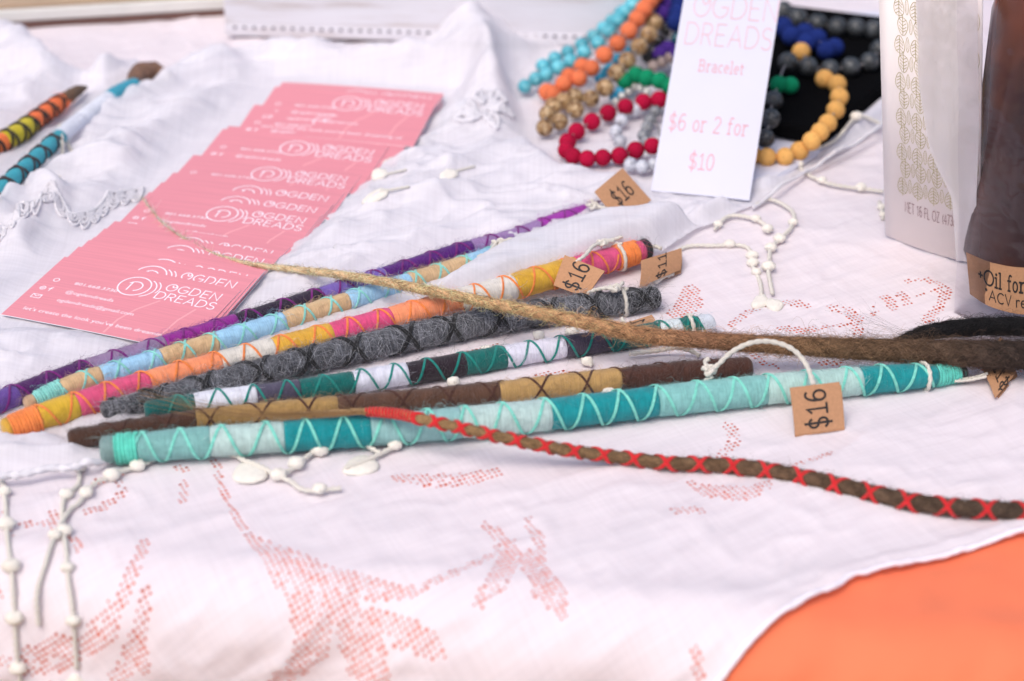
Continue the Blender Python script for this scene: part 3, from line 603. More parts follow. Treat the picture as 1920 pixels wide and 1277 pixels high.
for i in range(14, -1, -1):
    rot = -.37 + (.37 - .19) * (i / 14.) + [.0, .006, -.005, .0, .006, -.005, .008, -.004, .0, .005, -.008, .0, .012, -.012, .0][i]
    pos = None
    if prev is not None:
        s_ = np.linalg.norm(G(*ARCH[i], 4)[:2] - G(*ARCH[i + 1], 4)[:2]); nzf = max(4.2, zf + CT + .1 - .10 * s_)
        tl = max((zf + CT + .06 - nzf) / max(s_, 1.), (zf + tl * (CH - s_) + CT + .06 - nzf) / CH, 0.0); zf = nzf
    prev = i; info.append((i, rot, zf, tl))
for k in range(14):          # the thick squared-up pile that carries the far end
    info.insert(0, (100 + k, -.19 + random.uniform(-.012, .012), 8.2 - (k + 1) * (CT + .12), 0.0))
for i, rot, z, tl in info:
    R = Matrix.Rotation(rot, 4, 'Z') @ Matrix.Rotation(math.atan(tl), 4, 'X'); l = R @ Vector((LX, LY, bow(LX, LY) + CT))
    px = ARCH[i] if i < 100 else (ARCH[14][0] + random.uniform(-3, 3), ARCH[14][1] + random.uniform(-1.5, 1.5))
    g = G(px[0], px[1], (z if i < 100 else 8.2) + l.z); loc = (g[0] - l.x, g[1] - l.y, z)
    lab = 'pink business card, ' + (ORD[i] if i < 100 else 'squared up in the thick pile under the far end of the fan')
    if proto is None:
        c = mesh('business_card', cv, cf, [m_pink, m_card], None, (0, 0, 0), False, midx=cmi); pr = mesh('printed_lettering', np.vstack(mbp.V), mbp.F, [m_print, m_faint], None, (0, 0, 0), False, midx=mbp.mi); pr.parent = c; proto = (c, pr)
    else:
        c = copy(proto[0])
        if i < 100: pr = link(proto[1].copy()); pr.parent = c
    c.location = Vector(loc) * S; c.rotation_euler = R.to_euler(); tag(c, lab, 'business card', 'pink business cards in the fan')

# ================================================================== wool-wrapped sticks
m_fz = vcol('loose_wool', .9, .2)
def stick_path(pts, diam, base=1.8, zs=None):
    """pts px centre line, diam px -> world polyline, radii"""
    out = []; rad = []
    for k, ((x, y), d) in enumerate(zip(pts, diam)):
        b = (base if not isinstance(base, tuple) else base[0] + (base[1] - base[0]) * min(1., k / (len(pts) - 1) * 1.6)) if zs is None else zs[k]; r = d * mmpx(x, y, 8) / 2; out.append(G(x, y, b + r)); rad.append(r)
    return np.array(out), np.array(rad)
STK = {}
def wool_stick(label, pts, diam, bands, thread, tcol, period, fuzz=1200, base=2.1, zs=None, phase=0., tr=.31, ply=2, xr=(None, None), light=(.25, 1.0), name='wrapped_stick', cat='hair wrap', group='wool wrapped hair wraps laid side by side', lump=.05, wool_fleck=None, ends=('#', '#'), fz_len=(2, 7)):
    C, R = stick_path(pts, diam, base, zs); P = catmull(C, 400); Rr = catmull(np.c_[R, R, R], 400)[:, 0]; P, Rr, s = resample(P, Rr, .7)
    pxs = np.array([proj(p)[0] for p in P]); sof = lambda x: float(np.interp(x, pxs, s)); fr = frames(P)
    root = thing(name, (P[len(P) // 2][0], P[len(P) // 2][1], 0), label, cat, group); sd_ = random.randint(0, 999)
    dsp = lambda a, t: 1 + lump * (fbm(a / 9 + 5 * sd_, np.cos(t) * 1.2 + np.sin(t) * .7, sd_, 2) - .5) * 2 + .016 * np.sin(a * 2 * pi / 1.15 + t + 2.5 * vnoise(a / 6, t * .5, sd_ + 9)) + .02 * (vnoise(a / 1.3, t * 1.5, sd_ + 3) - .5)
    x_prev = None; last = len(bands) - 1; bc = []
    for k, (x0, x1, colr) in enumerate(bands):
        i0, i1 = np.searchsorted(s, sof(x0)), np.searchsorted(s, sof(x1)); i0 = max(0, i0); i1 = min(len(P) - 1, i1)
        if i1 - i0 < 2: continue
        sl = slice(i0, i1 + 1); rr = Rr[sl].copy(); n = len(rr); e = np.minimum(np.arange(n), np.arange(n)[::-1]); kind = 'thread' if colr.startswith('~') else 'band'; colr = colr.lstrip('~')
        rr *= (1.0 if kind == 'band' else 1.05) - .06 * np.exp(-e / 1.2) + random.uniform(-.015, .02)
        if k == 0: rr[0] *= .72; rr[1] *= .92
        if k == last: rr[-1] *= .72; rr[-2] *= .92
        V, F, U = tube_vf(P[sl], rr, 28, dsp, True, tuple(f[sl] for f in fr), s[i0])
        mt = wool(colr, fleck=wool_fleck) if kind == 'band' else wool(colr, 'thread_' + colr, .22)
        mesh('wool_band' if kind == 'band' else 'thread_wrap', V, F, mt, root, uv=U); bc.append((s[i0], s[i1], np.array(lin(colr))))
        if kind == 'thread':                                  # the single turns of thread
            mbt = MB(); turns = int((s[i1] - s[i0]) / 1.05); tt = np.linspace(0, turns * 2 * pi, turns * 16 + 1); ss = s[i0] + (s[i1] - s[i0]) * (tt / (turns * 2 * pi)) + .25 * np.sin(tt * .31)
            f = lambda A: np.stack([np.interp(ss, s, A[:, q]) for q in range(3)], 1); rad = np.interp(ss, s, Rr) * 1.06 + .12
            Q = f(P) + rad[:, None] * (np.cos(tt)[:, None] * f(fr[1]) + np.sin(tt)[:, None] * f(fr[2])); V, F, U = tube_vf(Q, .42, 6, None); mbt.add(V, F, U); mbt.build('thread_wrap', mt, root)
    if thread:
        lo = sof(xr[0]) if xr[0] is not None else s[0] + 4; hi = sof(xr[1]) if xr[1] is not None else s[-1] - 4; per = period
        for dr in (1, -1):
            ss = np.arange(lo, hi, .45); an = dr * (2 * pi * ss / per + .35 * np.sin(ss * .11 + sd_)) + phase; f = lambda A: np.stack([np.interp(ss, s, A[:, q]) for q in range(3)], 1)
            rad = np.interp(ss, s, Rr) * 1.015 + tr * .55; nrm = np.cos(an)[:, None] * f(fr[1]) + np.sin(an)[:, None] * f(fr[2]); Q = f(P) + rad[:, None] * nrm; mbt = MB(); Tq = np.gradient(Q, axis=0); Tq /= np.linalg.norm(Tq, axis=1)[:, None]; Bq = np.cross(Tq, nrm)
            for o_ in ((-.5, .5) if ply == 2 else (-1, 0, 1)):
                V, F, U = tube_vf(Q + Bq * o_ * tr * 1.5 + nrm * (.15 * (dr > 0)), tr * .82, 7, None); mbt.add(V, F, U)
            mbt.build('cross_thread', wool(tcol, 'thread_' + tcol, .22), root)
    if fuzz:
        n = fuzz; ss = rng.uniform(s[0], s[-1], n); an = rng.uniform(0, 2 * pi, n); f = lambda A: np.stack([np.interp(ss, s, A[:, q]) for q in range(3)], 1)
        T, A, B = f(fr[0]), f(fr[1]), f(fr[2]); nrm = np.cos(an)[:, None] * A + np.sin(an)[:, None] * B; tan = -np.sin(an)[:, None] * A + np.cos(an)[:, None] * B
        mixv = rng.normal(0, 1, (n, 2)); D = T * mixv[:, :1] + tan * mixv[:, 1:] * 1.3; D /= np.linalg.norm(D, axis=1)[:, None]
        col = np.zeros((n, 3)) + .3
        for a, b, c in bc: col[(ss >= a) & (ss <= b)] = c
        if wool_fleck: col = np.array([lin(('c4c4ca', '6c6d74', '28282c', '8e8f96')[q]) for q in rng.integers(0, 4, n)])
        col = np.clip(col * rng.uniform(.75, 1.25, (n, 1)) + rng.uniform(*light, (n, 1)) * .08, 0, .95)
        L = rng.uniform(fz_len[0], fz_len[1], n); lift = rng.uniform(.1, .9, n) * np.where(rng.random(n) < .22, 2.4, .8)
        P0 = f(P) + nrm * (np.interp(ss, s, Rr) * 1.0)[:, None]
        fibres(P0, D, L, lift, nrm, .05, col, 'loose_fibres', root, m_fz, 1.0, 6, .6 * np.sum(D * tan, 1) ** 2 / np.interp(ss, s, Rr))
    STK[label.split()[0]] = (root, P, Rr, s, fr, sof); return root

wool_stick('purple and lilac wool wrapped hair wrap, next to the pink cards', [(-40, 768), (130, 704), (330, 640), (530, 578), (720, 517), (860, 472), (960, 445), (1040, 415), (1128, 383)], [44, 40, 36, 34, 33, 32, 31, 28, 18],
 [(-45, 30, '6a4a9c'), (30, 165, '4e1a5e'), (165, 305, '957c9f'), (305, 440, '93258f'), (440, 600, '2d2035'), (600, 720, '7a62b4'), (720, 882, '571a78'), (882, 1010, '9c7bae'), (1010, 1105, 'a32ba8'), (1105, 1128, '4a1450')], True, '7d1f7c', 15.5, 3600, phase=-.4)
wool_stick('pale blue and tan wool wrapped hair wrap running under the gauze fold', [(46, 758), (150, 716), (300, 672), (480, 618), (660, 562), (820, 512), (960, 468), (1040, 443)], [26, 36, 37, 37, 36, 34, 33, 24],
 [(46, 62, 'c8a888'), (62, 112, '~8fd8d0'), (112, 188, 'd3b389'), (188, 300, '9fcce8'), (300, 405, 'd3b389'), (405, 530, '9fcce8'), (530, 650, 'd3b389'), (650, 765, '9fcce8'), (765, 875, 'd3b389'), (875, 1040, '9fcce8')], True, '8fd8d0', 14, 2400, phase=.3, xr=(112, None))
wool_stick('orange, pink and yellow wool wrapped hair wrap with a black tip', [(2, 808), (120, 768), (300, 712), (500, 660), (700, 608), (900, 555), (1050, 513), (1217, 466)], [42, 50, 49, 48, 48, 48, 49, 40],
 [(2, 17, 'cfa13c'), (17, 70, '~f08a45'), (70, 140, 'd3aa33'), (140, 278, 'd9537c'), (278, 410, 'f09468'), (410, 510, 'd8d2c8'), (510, 620, 'dca93c'), (620, 730, 'dd4f80'), (730, 856, 'f09468'), (856, 960, 'dcd6ce'), (960, 1078, 'd6a634'), (1078, 1152, 'd8507f'), (1152, 1190, '~f08a45'), (1190, 1202, 'd8507f'), (1202, 1217, '26262a')], True, 'f08a45', 15, 2600, base=(2.2, 3.2), phase=-.45, xr=(70, 1150))
wool_stick('grey heathered wool hair wrap crossed with black yarn, very fuzzy', [(190, 772), (330, 737), (500, 693), (700, 647), (900, 606), (1100, 575), (1236, 558)], [36, 40, 46, 50, 48, 46, 42],
 [(190, 240, '46474c'), (240, 268, '1c1c20'), (268, 640, '4a4b51'), (640, 1165, '4a4b51'), (1165, 1236, '1e1e22')], True, '17171a', 21.5, 6500, base=(2.0, .7), phase=.9, tr=.62, lump=.07, wool_fleck=('242428', '8a8b92'), fz_len=(3, 10))
wool_stick('deep teal, white and slate wool wrapped hair wrap', [(268, 772), (400, 752), (600, 726), (800, 694), (1000, 660), (1180, 632), (1337, 606)], [38, 41, 42, 43, 43, 42, 38],
 [(268, 362, '0d5f5c'), (362, 480, 'dfe0ea'), (480, 560, '4f4a5e'), (560, 662, '0d6560'), (662, 760, 'dcdce8'), (760, 870, '2b2029'), (870, 946, '0f6660'), (946, 1055, 'dcdae8'), (1055, 1140, '453d4e'), (1140, 1232, '0d615d'), (1232, 1274, 'd8e2e4'), (1274, 1308, '0f6b63'), (1308, 1337, 'd5dbe4')], True, '128a80', 14.5, 2600, base=(2.0, .6), phase=-.4)
wool_stick('brown and tan wool wrapped hair wrap', [(128, 826), (300, 798), (500, 774), (700, 757), (900, 740), (1100, 718), (1250, 702), (1409, 690)], [40, 40, 41, 42, 43, 44, 45, 44],
 [(128, 365, '4c3226'), (365, 632, 'a98752'), (632, 936, '5c4032'), (936, 1160, 'b8935c'), (1160, 1409, '4d2f26')], True, '4f2d22', 18.5, 3600, base=(2.0, .6), phase=1.05)
wool_stick('aqua and teal wool wrapped hair wrap with mint crossed thread', [(188, 844), (400, 828), (700, 806), (1000, 780), (1300, 745), (1600, 715), (1720, 706), (1812, 699)], [52, 58, 60, 60, 58, 54, 46, 26],
 [(188, 216, '7f9a98'), (216, 256, '~62d6c0'), (256, 392, '7cb0ac'), (392, 532, 'b4cdc8'), (532, 692, '0a888e'), (692, 862, '8fbcbb'), (862, 1030, 'b6cfcb'), (1030, 1230, '0c8c92'), (1230, 1432, '82bcb8'), (1432, 1612, 'b0d0ca'), (1612, 1750, '0c8c90'), (1750, 1776, '~62cdbd'), (1776, 1796, '~62cdbd'), (1796, 1812, '2a2a2c')], True, '84dccb', 15.5, 3600, base=(2.0, .5), phase=-.3, xr=(256, 1748), tr=.38)

# ================================================================== dreadlocks of matted hair
m_dread = vcol('matted_hair', .8, .1, .8); m_hair = vcol('hair_strands', .55, .05)
def dread(label, pts, diam, zs, stops, fib, name='dreadlock', lump=.12, group='loose dreadlocks laid over the hair wraps', cat='dreadlock', fl=(4, 12), vary=.95):
    C = np.array([G(x, y, z) for (x, y), z in zip(pts, zs)]); R = np.array([d * mmpx(x, y, 8) / 2 for (x, y), d in zip(pts, diam)])
    P = catmull(C, 500); Rr = np.maximum(catmull(np.c_[R, R, R], 500)[:, 0], .12); P, Rr, s = resample(P, Rr, .8); fr = frames(P); pxs = np.array([proj(p)[0] for p in P]); sd_ = len(label)
    root = thing(name, (P[len(P) // 2][0], P[len(P) // 2][1], 0), label, cat, group)
    cx = np.array([q[0] for q in stops], float); cc = np.array([lin(q[1]) for q in stops]); colat = lambda x: np.stack([np.interp(x, cx, cc[:, k]) for k in range(3)], -1)
    dsp = lambda a, t: 1 + lump * (fbm(a / 6, np.cos(t - a * .16) * 1.6, sd_, 3) - .5) * 2 + lump * .5 * np.cos(2 * t - a * .45)
    V, F, U = tube_vf(P, Rr, 18, dsp, True, fr); c = np.repeat(colat(pxs), 18, axis=0); c = c * (.7 + .6 * rng.random((len(c), 1)))
    mesh('matted_core', V, F, m_dread, root, uv=U, col=np.clip(c, 0, 1))
    if fib:
        n = fib; k = rng.choice(len(P), n, p=(Rr + .5) / (Rr + .5).sum()); an = rng.uniform(0, 2 * pi, n); T, A, B = fr[0][k], fr[1][k], fr[2][k]
        nrm = np.cos(an)[:, None] * A + np.sin(an)[:, None] * B; tan = -np.sin(an)[:, None] * A + np.cos(an)[:, None] * B
        D = T * rng.choice([-1, 1], n)[:, None] + tan * rng.normal(.35, .45, n)[:, None]; D /= np.linalg.norm(D, axis=1)[:, None]
        L = rng.uniform(*fl, n) * np.clip(Rr[k] / 4, .25, 1); lift = rng.uniform(.0, .4, n) * np.where(rng.random(n) < .05, 4.5, .6) * np.clip(Rr[k] / 4, .4, 1)
        col = np.clip(colat(pxs[k]) * rng.uniform(1 - vary, 1 + vary * 1.8, (n, 1)), 0, .9)
        fibres(P[k] + nrm * (Rr[k] * .99)[:, None], D, L, lift, nrm, .07, col, 'loose_hairs', root, m_hair, .7, 6, .82 * np.sum(D * tan, 1) ** 2 / np.maximum(Rr[k], .3))
    return root, P, Rr, s, fr
def strands(root, pts_list, col, r=.07):
    mbh = MB()
    for pts in pts_list:
        P = catmull(np.array(pts), len(pts) * 8); V, F, U = tube_vf(P, np.linspace(r, r * .5, len(P)), 3, None, False); mbh.add(V, F, U, np.array(lin(col)) * random.uniform(.7, 1.3))
    o = mbh.build('loose_hairs', m_hair, root, col=True); o['kind'] = 'stuff'; return o

TD = dread('long tan dreadlock darkening to brown, thin tip lying over the pink cards',
 [(268, 372), (300, 412), (345, 447), (400, 475), (470, 495), (560, 506), (650, 517), (740, 532), (840, 552), (960, 577), (1080, 601), (1200, 627), (1330, 639), (1480, 648), (1640, 656), (1780, 662), (1980, 668)],
 [1, 1, 1.6, 3.5, 8, 12, 14, 16, 17, 19, 22, 26, 28, 31, 37, 44, 50], [6, 6, 6, 6.5, 7, 9, 13, 17, 20, 21, 21, 18, 15, 14, 13, 12, 12],
 [(268, 'ecd4b0'), (600, 'dcba90'), (900, 'cfa67c'), (1150, 'b98c66'), (1320, '987054'), (1500, '806348'), (1700, '66503e'), (1850, '483a32'), (1980, '2a2220')], 22000)
BD = dread('black dreadlock lying in front of the product bag', [(1680, 636), (1705, 630), (1745, 622), (1800, 615), (1870, 612), (1980, 613)], [4, 16, 26, 30, 31, 34], [4, 6, 8, 9, 9, 9], [(1670, '1b191b'), (1980, '131214')], 5000, fl=(4, 9))
Pb = BD[1]
strands(BD[0], [[Pb[8] + rng.normal(0, 1, 3), Pb[8] + np.array([-14, 6, 2]) + rng.normal(0, 4, 3) * [1, 1, .3], Pb[8] + np.array([-22, 22, -2]) + rng.normal(0, 8, 3) * [1.3, 1, .2]] for _ in range(14)], '2a2626', .04)
RD = dread('thin brown dreadlock spiral wrapped in red thread', [(560, 775), (620, 772), (690, 772), (745, 776), (800, 788), (880, 806), (950, 822), (1050, 842), (1150, 856), (1250, 868), (1330, 871), (1400, 877), (1480, 890), (1550, 905), (1640, 926), (1720, 943), (1800, 952), (1980, 962)],
 [1.5, 5, 13, 16, 17, 18, 19, 20, 21, 23, 25, 27, 28, 29, 30, 31, 31, 32], [14, 15.5, 17, 18.5, 19, 18, 15, 10, 5.5, 3.4, 3.2, 3.2, 3.4, 3.6, 3.8, 3.9, 3.9, 4], [(560, 'b0926c'), (700, 'a08058'), (1000, '846848'), (1400, '6a523e'), (1980, '4e4036')], 8000, vary=.6, fl=(3, 8))
def red_wrap():
    root, P, Rr, s, fr = RD; pxs = np.array([proj(p)[0] for p in P]); s0 = float(np.interp(688, pxs, s)); s1 = float(np.interp(830, pxs, s)); m = wool('cf2428', 'thread_red', .2)
    f = lambda ss, A: np.stack([np.interp(ss, s, A[:, q]) for q in range(3)], 1)
    tt = np.linspace(0, 16 * 2 * pi, 16 * 16); ss = s0 + 22 * (tt / tt[-1]); Q = f(ss, P) + (np.interp(ss, s, Rr) + .1)[:, None] * (np.cos(tt)[:, None] * f(ss, fr[1]) + np.sin(tt)[:, None] * f(ss, fr[2])); mbt = MB(); V, F, U = tube_vf(Q, .55, 7, None); mbt.add(V, F, U); mbt.build('red_thread', m, root)
    for dr in (1, -1):
        ss = np.arange(s0 + 20, s[-1], .3); an = dr * np.cumsum(2 * pi * .3 / np.interp(ss - s0, [0, 120, 260], [9., 12.5, 14.5])) + .85; nrm = np.cos(an)[:, None] * f(ss, fr[1]) + np.sin(an)[:, None] * f(ss, fr[2]); Q = f(ss, P) + (np.interp(ss, s, Rr) * 1.03 + .3)[:, None] * nrm; Tq = np.gradient(Q, axis=0); Tq /= np.linalg.norm(Tq, axis=1)[:, None]; Bq = np.cross(Tq, nrm); mbt = MB(); k = np.interp(ss, s, np.clip(1.25 - (s - s0) / 140, .85, 1.25))
        for o_ in (-.8, 0, .8): V, F, U = tube_vf(Q + Bq * o_ * .5 + nrm * .1 * dr, .5 * k, 6, None); mbt.add(V, F, U)
        mbt.build('red_thread', m, root)
    tail = [(690, 772), (620, 776), (540, 778), (450, 776), (380, 768), (320, 755), (260, 742)]; zs = [17, 16, 15.5, 15, 14, 13.5, 13]; L = []
    for k in range(34):
        cut = random.choice((4, 5, 6, 7, 7)); sp = random.gauss(0, 1); L.append([G(x + random.gauss(0, 2), y + sp * (1.5 + q * 1.6) + random.gauss(0, 1), z + random.gauss(0, .5)) for q, ((x, y), z) in enumerate(zip(tail[:cut], zs))])
    strands(root, L, '96744e', .09)
red_wrap()

# ================================================================== kraft price tags on cotton string
m_kraft = simple('kraft_paper', 'b98a66', .85, .10, 900, .25, 2500, .08); m_ink = simple('black_ink', '2c2624', .7, .02, 100, 0); m_string = cord_mat('cotton_string', 'e9e2d6')
def quad_tag(label, corners, zs, txt=None, rot=0., h=7., off=(.5, .5), leaf=None, group='kraft paper price tags', at=None):
    """corners px (order: text-left-bottom, right-bottom, right-top, left-top), zs heights"""
    Q = np.array([G(x, y, z) for (x, y), z in zip(corners, zs)]); c = Q.mean(0); n = np.cross(Q[1] - Q[0], Q[3] - Q[0]); n /= np.linalg.norm(n)
    if n @ (CAM - c) < 0: n = -n
    root = thing('price_tag', (c[0], c[1], max(0., Q[:, 2].min())), label, 'price tag', group)
    def sheet(Q, name='paper'):
        g = 7; V = []; F = []
        for side in (0, 1):
            for i in range(g):
                for j in range(g):
                    u, v = i / (g - 1), j / (g - 1); p = Q[0] * (1 - u) * (1 - v) + Q[1] * u * (1 - v) + Q[2] * u * v + Q[3] * (1 - u) * v
                    V.append(p + n * (.5 * sin(pi * u) - .45 * side))
        N2 = g * g
        for i in range(g - 1):
            for j in range(g - 1):
                a = i * g + j; F.append((a, a + g, a + g + 1, a + 1)); F.append((N2 + a, N2 + a + 1, N2 + a + g + 1, N2 + a + g))
        e = [(i, 0) for i in range(g)] + [(g - 1, j) for j in range(1, g)] + [(i, g - 1) for i in range(g - 2, -1, -1)] + [(0, j) for j in range(g - 2, 0, -1)]
        for (a, b), (c_, d) in zip(e, e[1:] + e[:1]): F.append((a * g + b, N2 + a * g + b, N2 + c_ * g + d, c_ * g + d))
        return mesh(name, V, F, m_kraft, root, smooth=False)
    sheet(Q)
    if leaf is not None: sheet(np.array([G(x, y, z) for x, y, z in leaf]), 'back_leaf')
    if txt:
        ux = Q[1] - Q[0]; uy = Q[3] - Q[0]; lx, ly = np.linalg.norm(ux), np.linalg.norm(uy); p, wd = text2d(txt, h, h * .115, .86, True, .18); mbt = MB()
        def wp(X, Y, lf):
            u, v = X / lx, Y / ly; P_ = Q[0] * ((1 - u) * (1 - v))[:, None] + Q[1] * (u * (1 - v))[:, None] + Q[2] * (u * v)[:, None] + Q[3] * ((1 - u) * v)[:, None]
            return P_ + n * (.5 * np.sin(pi * np.clip(u, 0, 1)) + .06 + lf)[:, None]
        place_text(mbt, p, Q[0], ux, uy, (lx * off[0] - wd / 2, ly * off[1] - h / 2), 0, .05, 0, wp); mbt.build('price_lettering', m_ink, root, smooth=False)
    return root
def string(root, paths, r=.85):
    for p in paths: mbs = MB(); cord(mbs, [G(x, y, z) for x, y, z in p], r); mbs.build('string', m_string, root)
def loop_round(mbs, key, px, r=.85, dx=0., a0=0., a1=2 * pi):
    root, P, Rr, s, fr, sof = STK[key]; k = min(len(P) - 1, np.searchsorted(s, sof(px))); t = np.linspace(a0, a1, 22); kk = np.clip((k + dx * (t - t[0]) / (2 * pi)).astype(int), 0, len(P) - 1)
    Q = P[kk] + (Rr[kk] + r * .9)[:, None] * (np.cos(t)[:, None] * fr[1][kk] + np.sin(t)[:, None] * fr[2][kk]); P2, R2, _ = resample(Q, np.full(len(Q), r), .5); V, F, U = tube_vf(P2, R2, 9, twist(.35, 2, .18)); mbs.add(V, F, U)
    return Q
def knot(mbs, c, r=.85, size=2.2):
    t = np.linspace(0, 2 * pi, 40); K = np.stack([np.sin(t) + 2 * np.sin(2 * t), np.cos(t) - 2 * np.cos(2 * t), -np.sin(3 * t)], -1) * size / 3; P2, R2, _ = resample(np.asarray(c) + K[:-1], np.full(39, r), .5); V, F, U = tube_vf(P2, R2, 9, twist(.35, 2, .18)); mbs.add(V, F, U)
def tied(root, key, px, path, kpos=None, dx=2):
    mbs = MB(); loop_round(mbs, key, px, dx=dx)
    mbs.build('string', m_string, root); mbs = MB(); pts = [G(x, y, z) for x, y, z in path]; cord(mbs, pts, .85)
    mbs.build('string', m_string, root)
    if kpos: mbs = MB(); knot(mbs, G(*kpos)); mbs.build('knot', m_string, root)

def tag_up(label, BL, BR, TR, TL, zb, zt, **k):   # reads upwards: the text runs from the bottom edge to the top edge
    return quad_tag(label, [BR, TR, TL, BL], [zb, zt, zt, zb], **k)
t = tag_up('kraft tag reading $16 hanging in front of the aqua hair wrap', (1491, 816), (1584, 803), (1574, 716), (1481, 727), 1.5, 17.5, txt='$16', h=8.2, off=(.48, .52), leaf=[(1584, 806, .8), (1577, 722, 16), (1484, 730, 16), (1491, 819, .8)])
mbs = MB(); loop_round(mbs, 'aqua', 1728, dx=3, a0=-2.2, a1=3.6); mbs.build('string', m_string, t)
mbs = MB(); cord(mbs, [G(1526, 722, 17), G(1512, 684, 20), G(1486, 655, 24), G(1448, 641, 26), G(1408, 643, 26), G(1372, 660, 22), G(1345, 685, 17), G(1326, 700, 15)], .95); mbs.build('string', m_string, t); mbs = MB(); knot(mbs, G(1330, 694, 15.5), .95, 2.6); mbs.build('string', m_string, t); mbs = MB(); cord(mbs, [G(1328, 690, 16), G(1322, 678, 17), G(1330, 672, 18)], .9); mbs.build('string', m_string, t); mbs = MB(); cord(mbs, [G(1335, 705, 14), G(1318, 718, 10), G(1300, 730, 4), G(1310, 738, 2)], .9); mbs.build('string', m_string, t)
t = tag_up('kraft tag reading $16 beside the black tip of the orange hair wrap', (1038, 535), (1100, 558), (1134, 508), (1059, 478), 9.5, 18, txt='$16', h=7.0, off=(.5, .52)); tied(t, 'orange,', 1157, [(1080, 492, 17), (1098, 478, 18), (1112, 462, 18), (1128, 456, 17), (1150, 452, 16)], (1130, 455, 17), 3)
string(t, [[(1132, 452, 16), (1148, 450, 15), (1166, 444, 15)]])
t = quad_tag('folded kraft tag reading $11 past the orange hair wrap', [(1276, 506), (1278, 465), (1203, 488), (1200, 538)], [3, 9, 13, 8], '$11', 0, 6.6, (.5, .5), leaf=[(1277, 512, 1.5), (1278, 470, 4), (1206, 494, 4), (1202, 541, 1.5)]); string(t, [[(1205, 470, 10), (1225, 462, 8), (1240, 466, 8)]])
t = quad_tag('kraft tag reading $16 standing at the magenta end of the purple hair wrap', [(1166, 424), (1221, 375), (1167, 315), (1115, 359)], [5, 9, 21, 17], '$16', 0, 7.6, (.52, .56)); tied(t, 'purple', 1108, [(1140, 392, 12), (1125, 388, 11), (1112, 385, 11), (1100, 384, 10)], (1112, 386, 11), 2)
t = quad_tag('kraft tag lying behind the purple hair wrap, price half hidden', [(1026, 428), (1092, 408), (1084, 388), (1018, 404)], [2.5, 2.5, 8, 8], '$16', 0, 5.5, (.45, .45))
t = quad_tag('kraft tag tucked under the grey hair wrap, only the dollar sign showing', [(1188, 640), (1172, 606), (1222, 590), (1240, 622)], [3, 6, 6, 3], '$1', 0, 7., (.62, .42)); tied(t, 'grey', 1166, [(1096, 556, 9), (1112, 545, 12), (1138, 540, 15), (1158, 545, 15)], (1152, 540, 14.5), 3)
string(t, [[(1160, 540, 14), (1168, 530, 14)], [(1166, 596, 6), (1174, 612, 4), (1190, 622, 4)]])
t = quad_tag('folded kraft tag reading $15 half under the brown dreadlock', [(1866, 746), (1842, 690), (1876, 630), (1902, 702)], [2.5, 4, 5, 4], '$15', 0, 8, (.30, .5), leaf=[(1872, 746, .8), (1846, 688, .8), (1880, 634, 1.5), (1908, 704, .8)]); string(t, [[(1790, 715, 3), (1815, 713, 3), (1850, 706, 5)], [(1788, 712, 3), (1820, 709, 3), (1852, 700, 5)]], .6)
# string of the pale blue stick and of the teal stick (their tags are out of sight)
mbs = MB(); loop_round(mbs, 'pale', 925, dx=3); mbs.build('string', m_string, STK['pale'][0]); mbs = MB(); knot(mbs, G(935, 456, 15), .85, 2.8); mbs.build('string', m_string, STK['pale'][0]); mbs = MB(); cord(mbs, [G(936, 456, 15), G(958, 449, 15), G(985, 450, 14), G(1010, 448, 13)], .9); mbs.build('string', m_string, STK['pale'][0]); mbs = MB(); cord(mbs, [G(930, 458, 15), G(915, 475, 15), G(895, 482, 14)], .9); mbs.build('string', m_string, STK['pale'][0])
mbs = MB(); loop_round(mbs, 'deep', 1290, dx=2); mbs.build('string', m_string, STK['deep'][0]); mbs = MB(); cord(mbs, [G(1180, 664, 3), G(1230, 658, 3), G(1270, 652, 5), G(1300, 660, 3), G(1312, 668, 2)], .9); mbs.build('string', m_string, STK['deep'][0])

# ================================================================== black velvet pad and bead bracelets
def slab(poly, z0, z1, name, mat, parent=None, bev=1.5, **k):
    P = np.array([G(x, y, z1)[:2] for x, y in poly]); c = P.mean(0); V = []; n = len(P)
    for z, f in ((z0, 1.), (z1 - bev, 1.), (z1, None)):
        for p in P:
            q = p if f else p + (c - p) / np.linalg.norm(c - p) * bev * 1.3
            V.append((q[0], q[1], z))
    F = [tuple(r * n + j for j in range(n)) for r in (2,)] + [tuple(range(n))[::-1]]
    for r in (0, 1):
        for j in range(n): F.append((r * n + j, r * n + (j + 1) % n, (r + 1) * n + (j + 1) % n, (r + 1) * n + j))
    return mesh(name, V, F, mat, parent, smooth=False, **k)
m_velvet = simple('black_velvet', '0b0b0d', .95, .2, 500, .4, 1800, .2)
m_velvet.node_tree.nodes['Principled BSDF'].inputs['Specular IOR Level'].default_value = .03
tag(slab([(1330, 205), (1545, 246), (1700, 120), (1660, 30), (1480, 8)], 7, 15, 'display_pad', m_velvet), 'black velvet pad under the bracelets, behind the white price card', 'display pad')
tag(slab([(1290, 350), (1440, 342), (1555, 268), (1700, 170), (1700, 20), (1400, 20)], 2.5, 5.5, 'white_board', simple('white_board', 'dcdcea', .5, .03, 60, .05)), 'flat white card under the black velvet pad', 'board')
